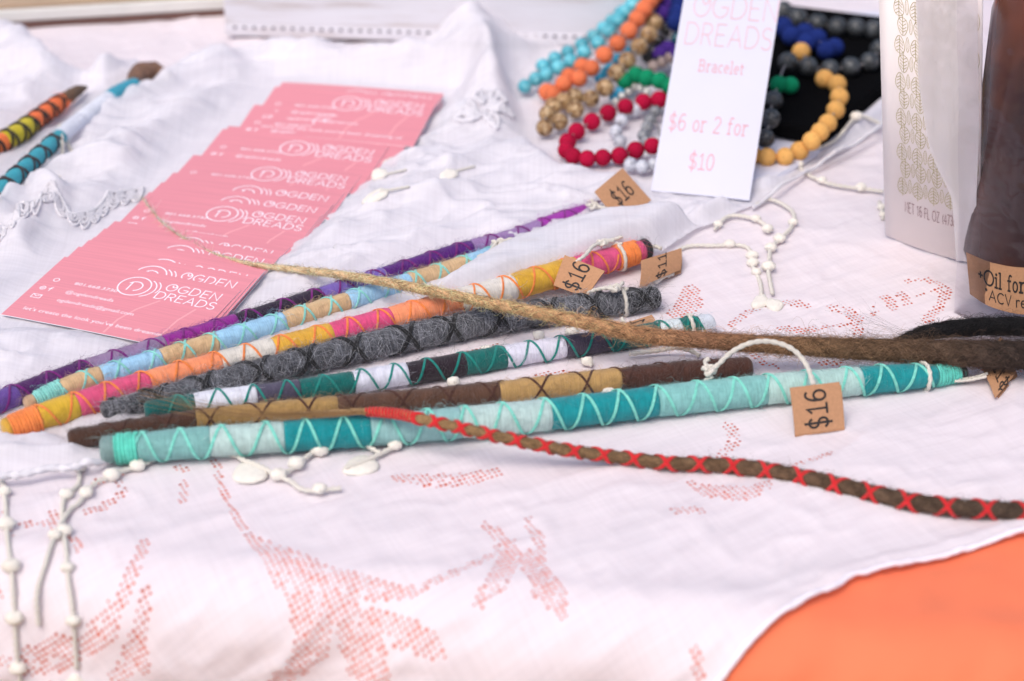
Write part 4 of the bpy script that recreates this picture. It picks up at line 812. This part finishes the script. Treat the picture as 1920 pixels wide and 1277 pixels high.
def lava(col, name):
    b = N(name); c = np.array(lin(col)); co = obco(b); v = b.n('TexVoronoi'); v.inputs['Scale'].default_value = 2600; b.l(co, v.inputs['Vector']); nz = b.noise(3500, 4, co)
    oi = b.n('ObjectInfo'); hv = b.n('HueSaturation'); r = b.ramp(v.outputs['Distance'], [(.08, c * .35), (.22, c), (1, np.minimum(1, c * 1.1))]); b.l(r.outputs[0], hv.inputs['Color']); b.l(b.math('ADD', .86, b.math('MULTIPLY', oi.outputs['Random'], .28)), hv.inputs['Value']); b.l(hv.outputs[0], b.p.inputs['Base Color'])
    b.p.inputs['Roughness'].default_value = .9; b.p.inputs['Specular IOR Level'].default_value = .15
    h = b.math('ADD', b.math('MINIMUM', v.outputs['Distance'], .3), b.math('MULTIPLY', nz.outputs[0], .25)); b.bump(h, .7, .5); return b.m
def stone(cols, name, rough=.35, scale=140):
    b = N(name); co = obco(b); oi = b.n('ObjectInfo'); mp = b.n('Mapping'); b.l(co, mp.inputs[0]); cb = b.n('CombineXYZ'); b.l(b.math('MULTIPLY', oi.outputs['Random'], 9.), cb.inputs[0]); b.l(b.math('MULTIPLY', oi.outputs['Random'], 37.), cb.inputs[2]); b.l(cb.outputs[0], mp.inputs['Location'])
    nz = b.noise(scale * 12, 5, mp.outputs[0], .6); nz.inputs['Distortion'].default_value = 1.6; k = len(cols); r = b.ramp(nz.outputs[0], [(.36 + .28 * q / (k - 1), np.array(lin(c))) for q, c in enumerate(cols)])
    hv = b.n('HueSaturation'); b.l(r.outputs[0], hv.inputs['Color']); b.l(b.math('ADD', .82, b.math('MULTIPLY', oi.outputs['Random'], .36)), hv.inputs['Value']); b.l(hv.outputs[0], b.p.inputs['Base Color']); b.p.inputs['Roughness'].default_value = rough; b.p.inputs['Coat Weight'].default_value = .15; return b.m
BM = {}
def bead_proto(mat):
    if mat.name in BM: return BM[mat.name]
    V, F = ball_vf((0, 0, 0), 1., 20, 14); o = mesh('bead', V, F, mat, None, (0, 0, 0)); BM[mat.name] = o; o['proto'] = 1; return o
m_el = simple('elastic', '8a8688', .6, .05, 200, 0)
def bracelet(label, mat, beads, dpx, z, z_fun=None, cat='bracelet', back=None, dmm=None):
    """beads: px centres in order; z height of the bead centre over the table"""
    C = []
    for k, b in enumerate(beads):
        zz = max(b[2] if len(b) > 2 else z, dpx * .125 + 4.4); C.append(G(b[0], b[1], zz))
    C = np.array(C); root = thing('bead_bracelet', (C[:, 0].mean(), C[:, 1].mean(), 0), label, cat, 'bead bracelets heaped by the price card'); pr = bead_proto(mat)
    for k, (b, c) in enumerate(zip(beads, C)):
        r = dpx * mmpx(b[0], b[1], z) / 2 * random.uniform(.97, 1.03); o = link(bpy.data.objects.new('bead', pr.data)); o.parent = root; LOC[o.name] = c; o.location = (c - LOC[root.name]) * S; o.scale = (r,) * 3; o.rotation_euler = [random.uniform(0, 6.28) for _ in range(3)]
    if len(C) > 2:
        mbs = MB(); P = catmull(C, len(C) * 6); V, F, U = tube_vf(P, .5, 6, None); mbs.add(V, F, U); mbs.build('elastic_cord', m_el, root)
    return root
Z5 = lambda L: [(960 + .1722 * q[0], .1722 * q[1], *q[2:]) for q in L]
Z6 = lambda L: [(960 + .1722 * q[0], 180 + .1722 * q[1], *q[2:]) for q in L]
Z3 = lambda L: [(1280 + .3367 * q[0], .3367 * q[1], *q[2:]) for q in L]
Z2 = lambda L: [(1200 + .1668 * q[0], .1668 * q[1], *q[2:]) for q in L]
turq = stone(['2f98ab', '58b4c4', '7cc8d2'], 'turquoise_stone', .55, 90)
bracelet('pale turquoise stone bracelet at the outer side of the heap', turq, Z5([(340, 720, 12), (470, 640, 13), (610, 570, 14), (760, 490, 16), (890, 400, 18), (1000, 310, 20), (1090, 230, 22), (1190, 150, 25)][::-1] + [(140, 940, 8), (260, 860, 10), (375, 810, 12), (505, 735, 14), (640, 665, 16), (785, 575, 18), (940, 470, 21), (1060, 345, 24), (1150, 225, 27), (1230, 130, 30), (1310, 60, 32), (1370, -10, 34)]), 28, 14)
bracelet('coral orange lava bead bracelet', lava('df7750', 'coral_lava'), Z5([(380, 1000, 8), (445, 1015, 9), (565, 910, 13), (730, 855, 15), (865, 740, 18), (1005, 600, 21), (1150, 475, 24), (1275, 335, 27), (1365, 205, 30), (1440, 105, 32), (1500, 15, 34), (1560, -60, 36)]) + Z5([(620, 830, 12), (760, 725, 14)]), 33, 16)
jas = stone(['3e2a1a', '8a6438', 'b8966a', 'd4c09c'], 'picture_jasper', .45, 130)
bracelet('brown and tan patterned stone bracelet', jas, Z5([(1545, 250, 24), (1490, 385, 22), (1385, 510, 20), (1255, 660, 18), (1140, 795, 16), (1010, 955, 13), (860, 1075, 10), (690, 1195, 8)]) + Z6([(520, 280, 7), (355, 345, 6), (385, 195, 6), (450, 110, 7), (560, 60, 8), (680, 10, 9)]), 34, 14)
bracelet('crimson red lava bead bracelet', lava('a41036', 'crimson_lava'), Z6([(1600, 40, 12), (1430, 65, 11), (1235, 120, 10), (1045, 185, 9), (870, 280, 8), (705, 385, 7), (605, 500, 7), (590, 590, 7), (665, 655, 6.5), (820, 682, 6.5), (990, 670, 6.5), (1170, 650, 7), (1345, 590, 9), (1530, 545, 11), (1700, 510, 12)]), 33, 8)
bracelet('emerald green lava bead bracelet', lava('0e8058', 'emerald_lava'), Z5([(1230, 880, 12), (1350, 820, 14), (1470, 850, 16), (1610, 880, 18), (1720, 940, 18), (1850, 960, 19)]) + Z2([(1560, 950, 22), (1690, 960, 21)]), 33, 16)
wh = stone(['9c9ea8', 'c4c6d0', 'd4d6de'], 'white_stone', .35, 60)
bracelet('white stone bracelet inside the crimson one', wh, Z6([(1290, 745, 6), (1420, 768, 6), (1545, 745, 6.5), (1680, 700, 7)]) + Z6([(1175, 500, 5.5), (1130, 390, 5.5), (1190, 265, 6), (1330, 150, 7), (1480, 60, 8)])[::-1], 26, 6)
bracelet('grey banded stone bracelet with a small brass charm', stone(['2c2e34', '70747c', 'a0a2a6', '3c3e44'], 'grey_network_stone', .4, 110), Z6([(1560, 170, 9), (1500, 260, 8), (1470, 340, 7), (1430, 430, 7), (1460, 500, 7)]), 24, 7)
bracelet('bright blue chip bracelet under the jasper one', stone(['0a6f9c', '1c96bf', '48b4d0'], 'blue_turquoise', .4, 120), Z5([(1270, 560, 9), (1190, 640, 9), (1130, 640, 9), (1060, 740, 8), (1010, 790, 8), (950, 850, 8), (1180, 985, 7), (1110, 1050, 7)]), 20, 8)
bracelet('tiny silver bead bracelet behind the crimson one', stone(['8c8c88', 'c4c4be', 'e0e0dc'], 'silver_beads', .3, 60), Z5([(1330, 945, 9), (1265, 1000, 8), (1195, 1045, 8), (1130, 1105, 7), (1400, 960, 10), (1470, 1000, 10)]), 14, 8)
bracelet('violet lava bead bracelet at the back of the heap', lava('402673', 'violet_lava'), Z5([(1570, -20, 30), (1640, 150, 26), (1690, 60, 28), (1760, -10, 30), (1700, 540, 16), (1620, 590, 15), (1790, 600, 16)]), 34, 24)
bracelet('royal blue lava bead bracelet', lava('1b2c6c', 'royal_lava'), Z5([(1830, 40, 30), (1810, 150, 27), (1790, 240, 25), (1900, 100, 28)]) + Z3([(560, 150, 24), (605, 200, 23), (690, 240, 22), (750, 215, 22), (800, 280, 22), (845, 265, 21), (680, 185, 22)]), 38, 24)
bracelet('dark teal glass bracelet deep in the heap', stone(['06313c', '0c4c58', '156070'], 'dark_teal_glass', .2, 60), Z5([(1850, 330, 20), (1800, 430, 18), (1870, 480, 18)]), 24, 18)
bracelet('black stone bracelet deep in the heap', stone(['0c0b0d', '1a181b', '2a2628'], 'black_stone', .3, 60), Z5([(1690, 330, 18), (1600, 450, 15), (1540, 560, 13), (1480, 620, 12), (1620, 640, 13)]), 26, 16)
bracelet('mauve and rust stone bracelet beside the price card', stone(['6a5450', '90807c', 'a08c80'], 'mauve_stone', .4, 70), Z5([(1640, 680, 14), (1720, 630, 15), (1800, 560, 16), (1540, 720, 13)]), 22, 14)
gr = stone(['0b0c0e', '24272b', '585c60', '17191c'], 'black_network_stone', .5, 150)
bracelet('large charcoal veined bracelet along the back of the pad', gr, Z3([(560, 60, 22), (640, 100, 21), (750, 130, 20), (860, 150, 20), (965, 155, 20), (1065, 165, 20), (1150, 190, 20)]), 37, 20)
bracelet('charcoal veined bracelet across the pad, beside the blue beads', gr, Z3([(490, 660, 20), (460, 770, 14), (505, 560, 20), (585, 345, 24), (700, 370, 21), (820, 385, 20), (935, 372, 20), (1040, 345, 20), (1095, 275, 20)]), 37, 20)
bracelet('tan yellow lava bead bracelet on the black pad', lava('d9a45e', 'ochre_lava'), Z3([(660, 290, 20), (790, 440, 19), (860, 470, 19), (872, 540, 20), (852, 612, 19.5), (808, 685, 19), (765, 735, 18), (718, 785, 15), (650, 840, 9), (570, 872, 9), (470, 875, 9), (390, 865, 9)]), 36, 14)
for o in list(BM.values()): bpy.data.objects.remove(o)

# ================================================================== white price card standing against the bracelets
def leaning(A, B, px_top, height):
    """A, B: foot corners on the table; the side from A rises square to AB and passes the pixel px_top"""
    e = (B - A) / np.linalg.norm(B - A); best = None
    f = np.cross(e, np.array([0, 0, 1.])); f /= np.linalg.norm(f)
    if f[1] < 0: f = -f
    for al in np.radians(np.linspace(5, 120, 400)):
        U = cos(al) * f + sin(al) * np.array([0, 0, 1.]); 
        for L in np.linspace(30, 180, 40):
            q = proj(A + U * L)
            if abs(q[1] - px_top[1]) < 12:
                d = abs(q[0] + (px_top[1] - q[1]) * ((q[0] - proj(A)[0]) / (q[1] - proj(A)[1])) - px_top[0])
                if best is None or d < best[0]: best = (d, al, U)
    return e, best[2], math.degrees(best[1]), best[0]
A, B = G(1220, 358, 6), G(1405, 376, 6)
best = None
for zA in np.linspace(3, 34, 120):                                # propped on the beads, a little rolled
    A = G(1220, 358, zA); B = G(1405, 376, 3.5); e = (B - A) / np.linalg.norm(B - A); f = np.cross(e, np.array([0, 0, 1.])); f /= np.linalg.norm(f); f = f if f[1] > 0 else -f
    U = cos(radians(42)) * f + sin(radians(42)) * np.cross(f, e) * (1 if np.cross(f, e)[2] > 0 else -1); q = proj(A + U * 100); x0 = proj(A)[0] + (q[0] - proj(A)[0]) * 358 / (358 - q[1])
    if best is None or abs(x0 - 1303) < best[0]: best = (abs(x0 - 1303), A, B, e, U, zA)
_, A, B, e, U, zA = best; print('price card', best)
def sheet3(name, A, e, U, w, h, t, mats, parent, curve=0., nu=8, smooth=False):
    n = np.cross(e, U); V = []; F = []
    if n @ (CAM - A) < 0: n = -n
    for side in (0, 1):
        for k in range(nu + 1):
            u = k / nu
            for v in (0, h): V.append(A + e * (w * u) + U * v + n * (curve * sin(pi * u) - t * side))
    M = 2 * (nu + 1)
    for k in range(nu):
        a = 2 * k; F += [(a, a + 2, a + 3, a + 1), (M + a, M + a + 1, M + a + 3, M + a + 2), (a, M + a, M + a + 2, a + 2), (a + 1, a + 3, M + a + 3, M + a + 1)]
    F += [(0, 1, M + 1, M), (2 * nu, M + 2 * nu, M + 2 * nu + 1, 2 * nu + 1)]
    return mesh(name, V, F, mats, parent, smooth=smooth), n
wc = np.linalg.norm(B - A); HC = 135.
root = thing('price_card', (A + B) / 2 * [1, 1, 0], 'white bracelet price card with pink lettering leaning on the bead heap', 'price card')
_, nn = sheet3('card', A, e, U, wc, HC, .5, simple('smooth_white_card', 'cacada', .45, .01, 60, 0), root, .5)
m_pk = simple('pink_ink', 'dba3ad', .5, .02, 60, 0); m_pk2 = simple('rose_ink', 'd98f9d', .5, .02, 60, 0)
def pcard(s_, px, px2, pen, serif, mat, slant=0., **k):
    """px: left foot of the text, px2: right foot"""
    def uv(p):
        r = ray(*p); t = ((A - CAM) @ nn) / (r @ nn); q = CAM + r * t - A; return np.array([q @ e, q @ U])
    a, b, c = uv(px), uv(px2[:2]), uv(px2[2:]); h = abs(c[1] - a[1]); p, wd = text2d(s_, h, pen, 1., serif, **k); sx_ = abs(b[0] - a[0]) / wd; p = [(V * [sx_, 1], F) for V, F in p]; mbt = MB()
    warp = lambda X, Y, lf_: A + X[:, None] * e + Y[:, None] * U + nn * (.5 * np.sin(pi * np.clip(X / wc, 0, 1)) + .08 + lf_)[:, None]
    place_text(mbt, p, A, e, U, (a[0], (a[1] + b[1]) / 2), 0, .02, 0, warp); mbt.build('lettering', mat, root, smooth=False)
q2 = lambda x, y: (1200 + x * .1668, y * .1668)
pcard('OGDEN', q2(585, 190), (*q2(1545, 245), *q2(625, -60)), .55, False, m_pk, gap=.12, swirl=True)
pcard('DREADS', q2(490, 500), (*q2(1470, 560), *q2(545, 262)), .55, False, m_pk, gap=.14)
pcard('Bracelet', (1309, 134), (1393, 141, 1314, 113), .5, True, m_pk2, gap=.12)
pcard('$6 or 2 for', (1252, 242), (1400, 256, 1260, 213), .62, True, m_pk2, gap=.13)
pcard('$10', (1289, 317), (1337, 320, 1295, 288), .62, True, m_pk2, gap=.1)

# ================================================================== clear product bag: printed pouch panel, amber bottle inside, kraft label
A2, B2 = G(1660, 441, 2), G(1836, 497, 2); e2, U2, al2, err2 = leaning(A2, B2, (1648, 0), 140); print('pouch: width', np.linalg.norm(B2 - A2), 'lean', al2, 'err', err2)
wp_ = np.linalg.norm(B2 - A2); HP = 150.
pouch = thing('product_bag', (A2 + B2) / 2 * [1, 1, 0] + np.array([20, 0, 0]), 'clear plastic product bag with a green leaf print panel and kraft label', 'product bag')
_, n2 = sheet3('printed_panel', A2, e2, U2, wp_, HP, 1.2, simple('cream_film', 'f8f0ee', .4, .02, 60, .05, 300, .1), pouch, 2.0, smooth=True)
mbl = MB(); def_w = lambda X, Y, lf_: A2 + X[:, None] * e2 + Y[:, None] * U2 + n2 * (2.0 * np.sin(pi * np.clip(X / wp_, 0, 1)) + .10 + lf_).reshape(-1, 1)
def puv(px, py):
    r = ray(px, py); t = ((A2 - CAM) @ n2) / (r @ n2); q = CAM + r * t - A2; return np.array([q @ e2, q @ U2])
def leaf(cx, cy, w, h, up, pen=.2):
    P = [];
    prof = [(sin(t) * (w / 2) * (1 - .25 * (cos(t) if up else -cos(t))), -cos(t) * h / 2) for t in np.linspace(0, 2 * pi, 22)]
    L = [stroke_vf([(cx + a, cy + b) for a, b in prof], pen), stroke_vf([(cx, cy - h * .62 if not up else cy + h * .62), (cx, cy + h * .45 if not up else cy - h * .45)], pen)]
    for q in (-.28, -.06, .16, .34):
        for sg in (-1, 1): d = 1 if up else -1; L.append(stroke_vf([(cx, cy - d * q * h * .9), (cx + sg * w * .36, cy - d * q * h * .9 + d * h * .16)], pen))
    return L
def spindle(cx, cy, w, h, pen=.16): return [stroke_vf([(cx + sin(t) * w / 2 * abs(sin(t)) ** .3, cy - cos(t) * h / 2) for t in np.linspace(0, 2 * pi, 18)], pen), stroke_vf([(cx, cy - h * .3), (cx, cy + h * .3)], pen * .6)]
o1, o2 = puv(1695, 345), puv(1723, 353); rowd = puv(1690, 280)[1] - puv(1694, 313)[1]; colw = np.linalg.norm(puv(1752, 362) - puv(1722, 353)); lh = rowd * .95
for r_ in range(0, 13):
    y = o1[1] + r_ * rowd
    for c_ in range(0, 5):
        x = o1[0] + c_ * colw + (r_ % 2) * .22 * colw
        if x > wp_ - 4: continue
        place_text(mbl, leaf(x, y, colw * .62, lh, r_ % 2 == 1), A2, e2, U2, (0, 0), 0, .02, 0, def_w); place_text(mbl, spindle(x + colw * .5, y + .1 * lh, colw * .2, lh * .85), A2, e2, U2, (0, 0), 0, .02, 0, def_w)
mbl.build('leaf_print', simple('olive_ink', 'a89c4a', .6, .05, 60, 0), pouch, smooth=False)
a, b, c = puv(1700, 393), puv(1796, 415), puv(1702, 375); p, wd = text2d('NET 16 FL OZ (473m', abs(c[1] - a[1]), .34, .62, False, .16); sx_ = (b[0] - a[0]) / wd; p = [(V * [sx_, 1], F) for V, F in p]; mbl = MB(); place_text(mbl, p, A2, e2, U2, (a[0], a[1]), 0, .02, 0, def_w); mbl.build('net_weight_lettering', simple('maroon_ink', '7a3f48', .6, .05, 60, 0), pouch, smooth=False)
def film_mat():
    b = N('clear_film'); co = obco(b); nz = b.noise(24, 3, co); bp = b.bump(nz.outputs[0], .6, 8.); gl = b.n('BsdfGlossy'); gl.inputs['Roughness'].default_value = .08; b.l(bp.outputs[0], gl.inputs['Normal'])
    tp = b.n('BsdfTransparent'); tp.inputs[0].default_value = (.94, .93, .96, 1); mx = b.n('MixShader'); fs = b.n('Fresnel'); fs.inputs[0].default_value = 1.4; b.l(bp.outputs[0], fs.inputs['Normal']); b.l(fs.outputs[0], mx.inputs[0]); b.l(tp.outputs[0], mx.inputs[1]); b.l(gl.outputs[0], mx.inputs[2]); df = b.n('BsdfDiffuse'); df.inputs[0].default_value = (.8, .78, .84, 1); m3 = b.n('MixShader'); m3.inputs[0].default_value = .02; b.l(mx.outputs[0], m3.inputs[1]); b.l(df.outputs[0], m3.inputs[2]); b.l(m3.outputs[0], b.out.inputs[0]); return b.m
m_film = film_mat()
# the film: a bulging sleeve in front of the panel's right half and round the bottle
fpx = [(1738, -60), (1745, 60), (1752, 160), (1762, 240), (1780, 330), (1790, 420), (1795, 500), (1800, 600)]
cols = 26; rows = 26; V = []; bx0 = G(1790, 596, 0); 
for r_ in range(rows):
    v = r_ / (rows - 1); z = v * 150.; xl = np.interp(v, [0, .25, .5, .75, 1], [1795, 1790, 1768, 1752, 1742]); g = bx0 + np.array([0, 6 * v, 0])
    for c_ in range(cols):
        u = c_ / (cols - 1); x = g[0] + (np.interp(v, [0, .3, 1], [0, -2, -14])) + u * 118; y = g[1] - 20 * sin(pi * min(1, u * 1.15)) * (1 - .25 * v) - 5 * u + 1.6 * sin(u * 19 + v * 5) * v + 5.5 * float(fbm(np.array([u * 5 + v]), np.array([v * 6.]), 77, 2)[0])
        V.append((x, y, z + .8))
idx = np.arange(rows * cols).reshape(rows, cols); mesh('clear_sleeve', V, QF(idx), m_film, pouch)
def milky():
    b = N('milky_film'); b.p.inputs['Base Color'].default_value = (.86, .83, .86, 1); b.p.inputs['Roughness'].default_value = .3; co = obco(b); b.bump(b.noise(30, 3, co).outputs[0], .4, 4.)
    tp = b.n('BsdfTransparent'); mx = b.n('MixShader'); mx.inputs[0].default_value = .66; b.l(tp.outputs[0], mx.inputs[1]); b.l(b.p.outputs[0], mx.inputs[2]); b.l(mx.outputs[0], b.out.inputs[0]); return b.m
V = []; ed = [(1722, -40), (1727, 20), (1732, 80), (1730, 130), (1738, 200), (1748, 270), (1768, 320), (1789, 365), (1796, 420), (1800, 482)]; edc = catmull(np.array(ed, float), 24)
for x, y in edc:
    a_ = puv(x, y)
    for k in range(8):
        X_ = np.array([a_[0] + (wp_ - .4 - a_[0]) * k / 7]); V.append(def_w(X_, np.array([max(a_[1], .5)]), np.array([1.4 + .9 * sin(k * 1.1 + y / 60.)]))[0])
mesh('film_fold', V, QF(np.arange(24 * 8).reshape(24, 8)), milky(), pouch)
# amber bottle standing inside
bc = np.array([G(1840, 570, 0)[0] + 30, G(1840, 570, 0)[1] + 34, 0]); prof = [(0, 1.5), (24, 1.5), (30, 4), (32, 9), (32, 120), (30, 130), (22, 142), (12, 150), (12, 168), (0, 168)]
V = []; F = []; ns = 40
for r_, z in prof:
    for k in range(ns): V.append(bc + np.array([r_ * cos(2 * pi * k / ns), r_ * sin(2 * pi * k / ns), z]))
for i in range(len(prof) - 1):
    for k in range(ns): F.append((i * ns + k, i * ns + (k + 1) % ns, (i + 1) * ns + (k + 1) % ns, (i + 1) * ns + k))
def amber():
    b = N('amber_plastic'); co = obco(b); nz = b.noise(16, 3, co); sp = b.n('SeparateXYZ'); b.l(co, sp.inputs[0])
    r = b.ramp(nz.outputs[0], [(.3, lin('2a1c28')), (.52, lin('48241f')), (.75, lin('8a4219'))]); b.l(r.outputs[0], b.p.inputs['Base Color']); b.p.inputs['Roughness'].default_value = .22; b.p.inputs['Specular IOR Level'].default_value = .35; return b.m  # purple-brown reflections are painted into the opaque amber as noise
bot = thing('amber_bottle', bc, 'dark amber bottle standing inside the clear product bag', 'bottle'); mesh('bottle_body', V, F, amber(), bot)
# kraft label across the bag foot
lab = [(1812, 474), (1850, 490), (1885, 499), (1920, 503), (1990, 505)]; labb = [(1819, 552), (1850, 572), (1885, 584), (1920, 590), (1990, 594)]
Lt = []; nL = 24; zt_, zb_ = 29., 9.
tp_ = catmull(np.array([[x, y] for x, y in lab], float), nL); bt_ = catmull(np.array([[x, y] for x, y in labb], float), nL)
def lab_pt(u, v):   # u across, v up; a strip standing in front of the sleeve
    i = np.clip(u, 0, 1) * (nL - 1); k = np.minimum(i.astype(int), nL - 2); f_ = (i - k)[:, None]; top = tp_[k] * (1 - f_) + tp_[k + 1] * f_; bot_ = bt_[k] * (1 - f_) + bt_[k + 1] * f_
    out = []
    for (tx_, ty_), (bx_, by_), vv in zip(top, bot_, v): q0 = G(bx_, by_, zb_); r0 = ray(tx_, ty_); t_ = (q0[1] + 2 - CAM[1]) / r0[1]; q1 = CAM + r0 * t_; out.append(q0 * (1 - vv) + q1 * vv)
    return np.array(out)
uu, vv = np.meshgrid(np.linspace(0, 1, nL), np.linspace(0, 1, 6)); fr_ = lab_pt(uu.ravel(), vv.ravel()); bk_ = fr_ + np.array([0, .6, 0]); idx = np.arange(nL * 6).reshape(6, nL); Fq = QF(idx).tolist() + [f[::-1] for f in (QF(idx) + nL * 6).tolist()]
lo = mesh('kraft_label', np.vstack([fr_, bk_]), Fq, m_kraft, pouch)
def lab_text(s_, px, px2, pen, serif, mat, **k):
    lw_ = np.linalg.norm(lab_pt(np.array([1.]), np.array([0.])) - lab_pt(np.array([0.]), np.array([0.]))); hh_ = np.linalg.norm(lab_pt(np.array([.3]), np.array([1.])) - lab_pt(np.array([.3]), np.array([0.])))
    p, wd = text2d(s_, px[2], pen, 1., serif, **k); sx_ = px2 / wd; p = [(V * [sx_, 1], F) for V, F in p]; mbt = MB()
    warp = lambda X, Y, lf_: lab_pt(np.clip(X / lw_, 0, 1), Y / hh_) + np.array([0, -.12, .02]) - np.array([0, 1., 0]) * lf_
    place_text(mbt, p, A, e, U, px[:2], 0, .03, 0, warp); mbt.build('label_lettering', mat, lo, smooth=False)
lab_text('+Oil for', (5.5, 9.6, 6.6), 25, .9, True, m_ink); lab_text('*ACV ret', (9., 3.0, 4.6), 24, .55, False, m_ink)

# ================================================================== boxes behind
def white_wood():
    b = N('whitewashed_wood'); co = obco(b); mp = b.n('Mapping'); b.l(co, mp.inputs[0]); mp.inputs['Scale'].default_value = (9, 40, 120); nz = b.noise(1., 5, mp.outputs[0], .65); r = b.ramp(nz.outputs[0], [(.3, lin('b9aca6')), (.45, lin('d9d6dc')), (.8, lin('e4e3ea'))]); b.l(r.outputs[0], b.p.inputs['Base Color']); b.p.inputs['Roughness'].default_value = .7; b.bump(nz.outputs[0], .3, .4); return b.m
def box3(A, B, z0, z1, depth, name, mat, parent=None, bev=.8):
    A = np.array([A[0], A[1], 0.]); B = np.array([B[0], B[1], 0.]); e_ = (B - A) / np.linalg.norm(B - A); f_ = np.array([-e_[1], e_[0], 0.]); V = []; F = []
    if f_[1] < 0: f_ = -f_
    L = np.linalg.norm(B - A)
    for z, i_ in ((z0, bev), (z0 + bev, 0), (z1 - bev, 0), (z1, bev)):
        for (u, v) in ((i_, i_), (L - i_, i_), (L - i_, depth - i_), (i_, depth - i_)): V.append(A + e_ * u + f_ * v + np.array([0, 0, z]))
    F = [(3, 2, 1, 0), (12, 13, 14, 15)]
    for r_ in range(3):
        for j in range(4): F.append((r_ * 4 + j, r_ * 4 + (j + 1) % 4, r_ * 4 + 4 + (j + 1) % 4, r_ * 4 + 4 + j))
    return mesh(name, V, F, mat, parent, smooth=False), e_, f_
wA, wB = G(424, 66, 3), G(1260, 90, 3); wbx = thing('wooden_box', (wA + wB) / 2 * [1, 1, 0], 'whitewashed wooden box with a row of small holes along its foot', 'box'); mw = white_wood()
_, e_, f_ = box3(wA, wB, 3, 60, 60, 'box_body', mw, wbx); bb_ = box3(wA - f_ * 1.6, wB - f_ * 1.6, 3.4, 9.5, 1.5, 'foot_strip', mw, wbx, .3)
Lw = np.linalg.norm((wB - wA)[:2]); m_dark = simple('dark_hole', '6a6470', .9, .1, 100, 0); V0, F0 = ball_vf((0, 0, 0), 1., 8, 5, 0, 0, (1.4, .35, 1.0)); sp0 = None
for k in range(int(Lw / 5.6)):
    p_ = wA + e_ * (6 + k * 5.6) - f_ * 1.6 + np.array([0, 0, 5.6])
    if sp0 is None: sp0 = mesh('stitch_hole', V0, F0, m_dark, None, (0, 0, 0)); o = sp0; o.parent = wbx
    else: o = link(bpy.data.objects.new('stitch_hole', sp0.data)); o.parent = wbx
    LOC[o.name] = p_; o.location = (p_ - LOC[wbx.name]) * S
fA, fB = G(-120, 68, 0), G(440, 34, 0); fb = thing('wooden_tray', (fA + fB) / 2 * [1, 1, 0], 'cream edged tan wooden tray at the back, behind the thin hair wraps', 'tray')
_, e_, f_ = box3(fA + 0, fB, 1, 6, 40, 'dark_base', simple('dark_wood', '6e5048', .8, .15, 60, .2), fb); box3(fA - f_ * 1.0, fB - f_ * 1.0, 6.1, 13, 40, 'cream_edge', simple('cream_paint', 'd9d6d0', .6, .05, 60, .1), fb); box3(fA + f_ * 2, fB + f_ * 2, 13.1, 16, 90, 'tan_panel', simple('tan_wood', 'b59a80', .7, .12, 40, .2), fb)

# ================================================================== two thin hair wraps at the back left, each with a tuft of dread
wool_stick('turquoise, white and black thread hair wrap ending in a brown tuft', [(-40, 392), (50, 312), (120, 250), (190, 196), (225, 172), (256, 156)], [28, 30, 29, 29, 28, 24],
 [(-40, 112, '2c9fb0'), (112, 152, 'd8dae6'), (152, 205, 'e2e4ee'), (205, 258, '2a9cb4')], True, '3a2c30', 13, 500, phase=.4, base=9.0, xr=(-30, 110), tr=.45, name='thin_hair_wrap', group='thin hair wraps at the back left')
wool_stick('orange and yellow thread hair wrap ringed in black with a brown tip', [(-40, 288), (30, 252), (80, 216), (122, 186)], [34, 36, 32, 30],
 [(-40, 6, 'f07838'), (6, 58, 'cdbb1e'), (58, 124, 'f07030')], True, '2a2420', 10, 500, phase=.4, base=5.0, xr=(-20, 112), tr=.55, name='thin_hair_wrap', group='thin hair wraps at the back left')
rw = STK['turquoise,'][0]; mbx = MB()
def tuft(root, pts, diam, zs, col, flat_=.5):
    C = np.array([G(x, y, z) for (x, y), z in zip(pts, zs)]); R = np.array([d * mmpx(x, y, 8) / 2 for (x, y), d in zip(pts, diam)]); P = catmull(C, 60); Rr = catmull(np.c_[R, R, R], 60)[:, 0]
    V, F, U_ = tube_vf(P, Rr, 16, lambda a_, t_: 1 + .16 * (fbm(a_ / 3, np.cos(t_) * 2, 5, 3) - .5) * 2); c_ = np.array(lin(col)) * (.6 + .8 * rng.random((len(V), 1))); mesh('hair_tuft', V, F, m_dread, root, uv=U_, col=np.clip(c_, 0, 1))
tuft(rw, [(248, 160), (255, 146), (268, 136), (288, 134), (306, 138), (322, 143)], [22, 34, 40, 36, 24, 6], [9, 10, 10, 9, 8, 7], '7a5c4c')
tuft(STK['orange'][0], [(118, 188), (135, 177), (150, 168), (162, 164)], [26, 24, 18, 6], [10, 10, 9, 8], '6a5240')
mbx = MB(); cord(mbx, [G(112, 236, 16), G(116, 262, 14), G(117, 290, 8), G(113, 320, 6), G(108, 350, 6)], 1.0); mbx.build('white_tie', m_string, rw); mbx = MB(); cord(mbx, [G(120, 238, 15), G(130, 275, 8), G(150, 300, 6), G(190, 314, 6), G(222, 320, 6)], .9); mbx.build('white_tie', m_string, rw)
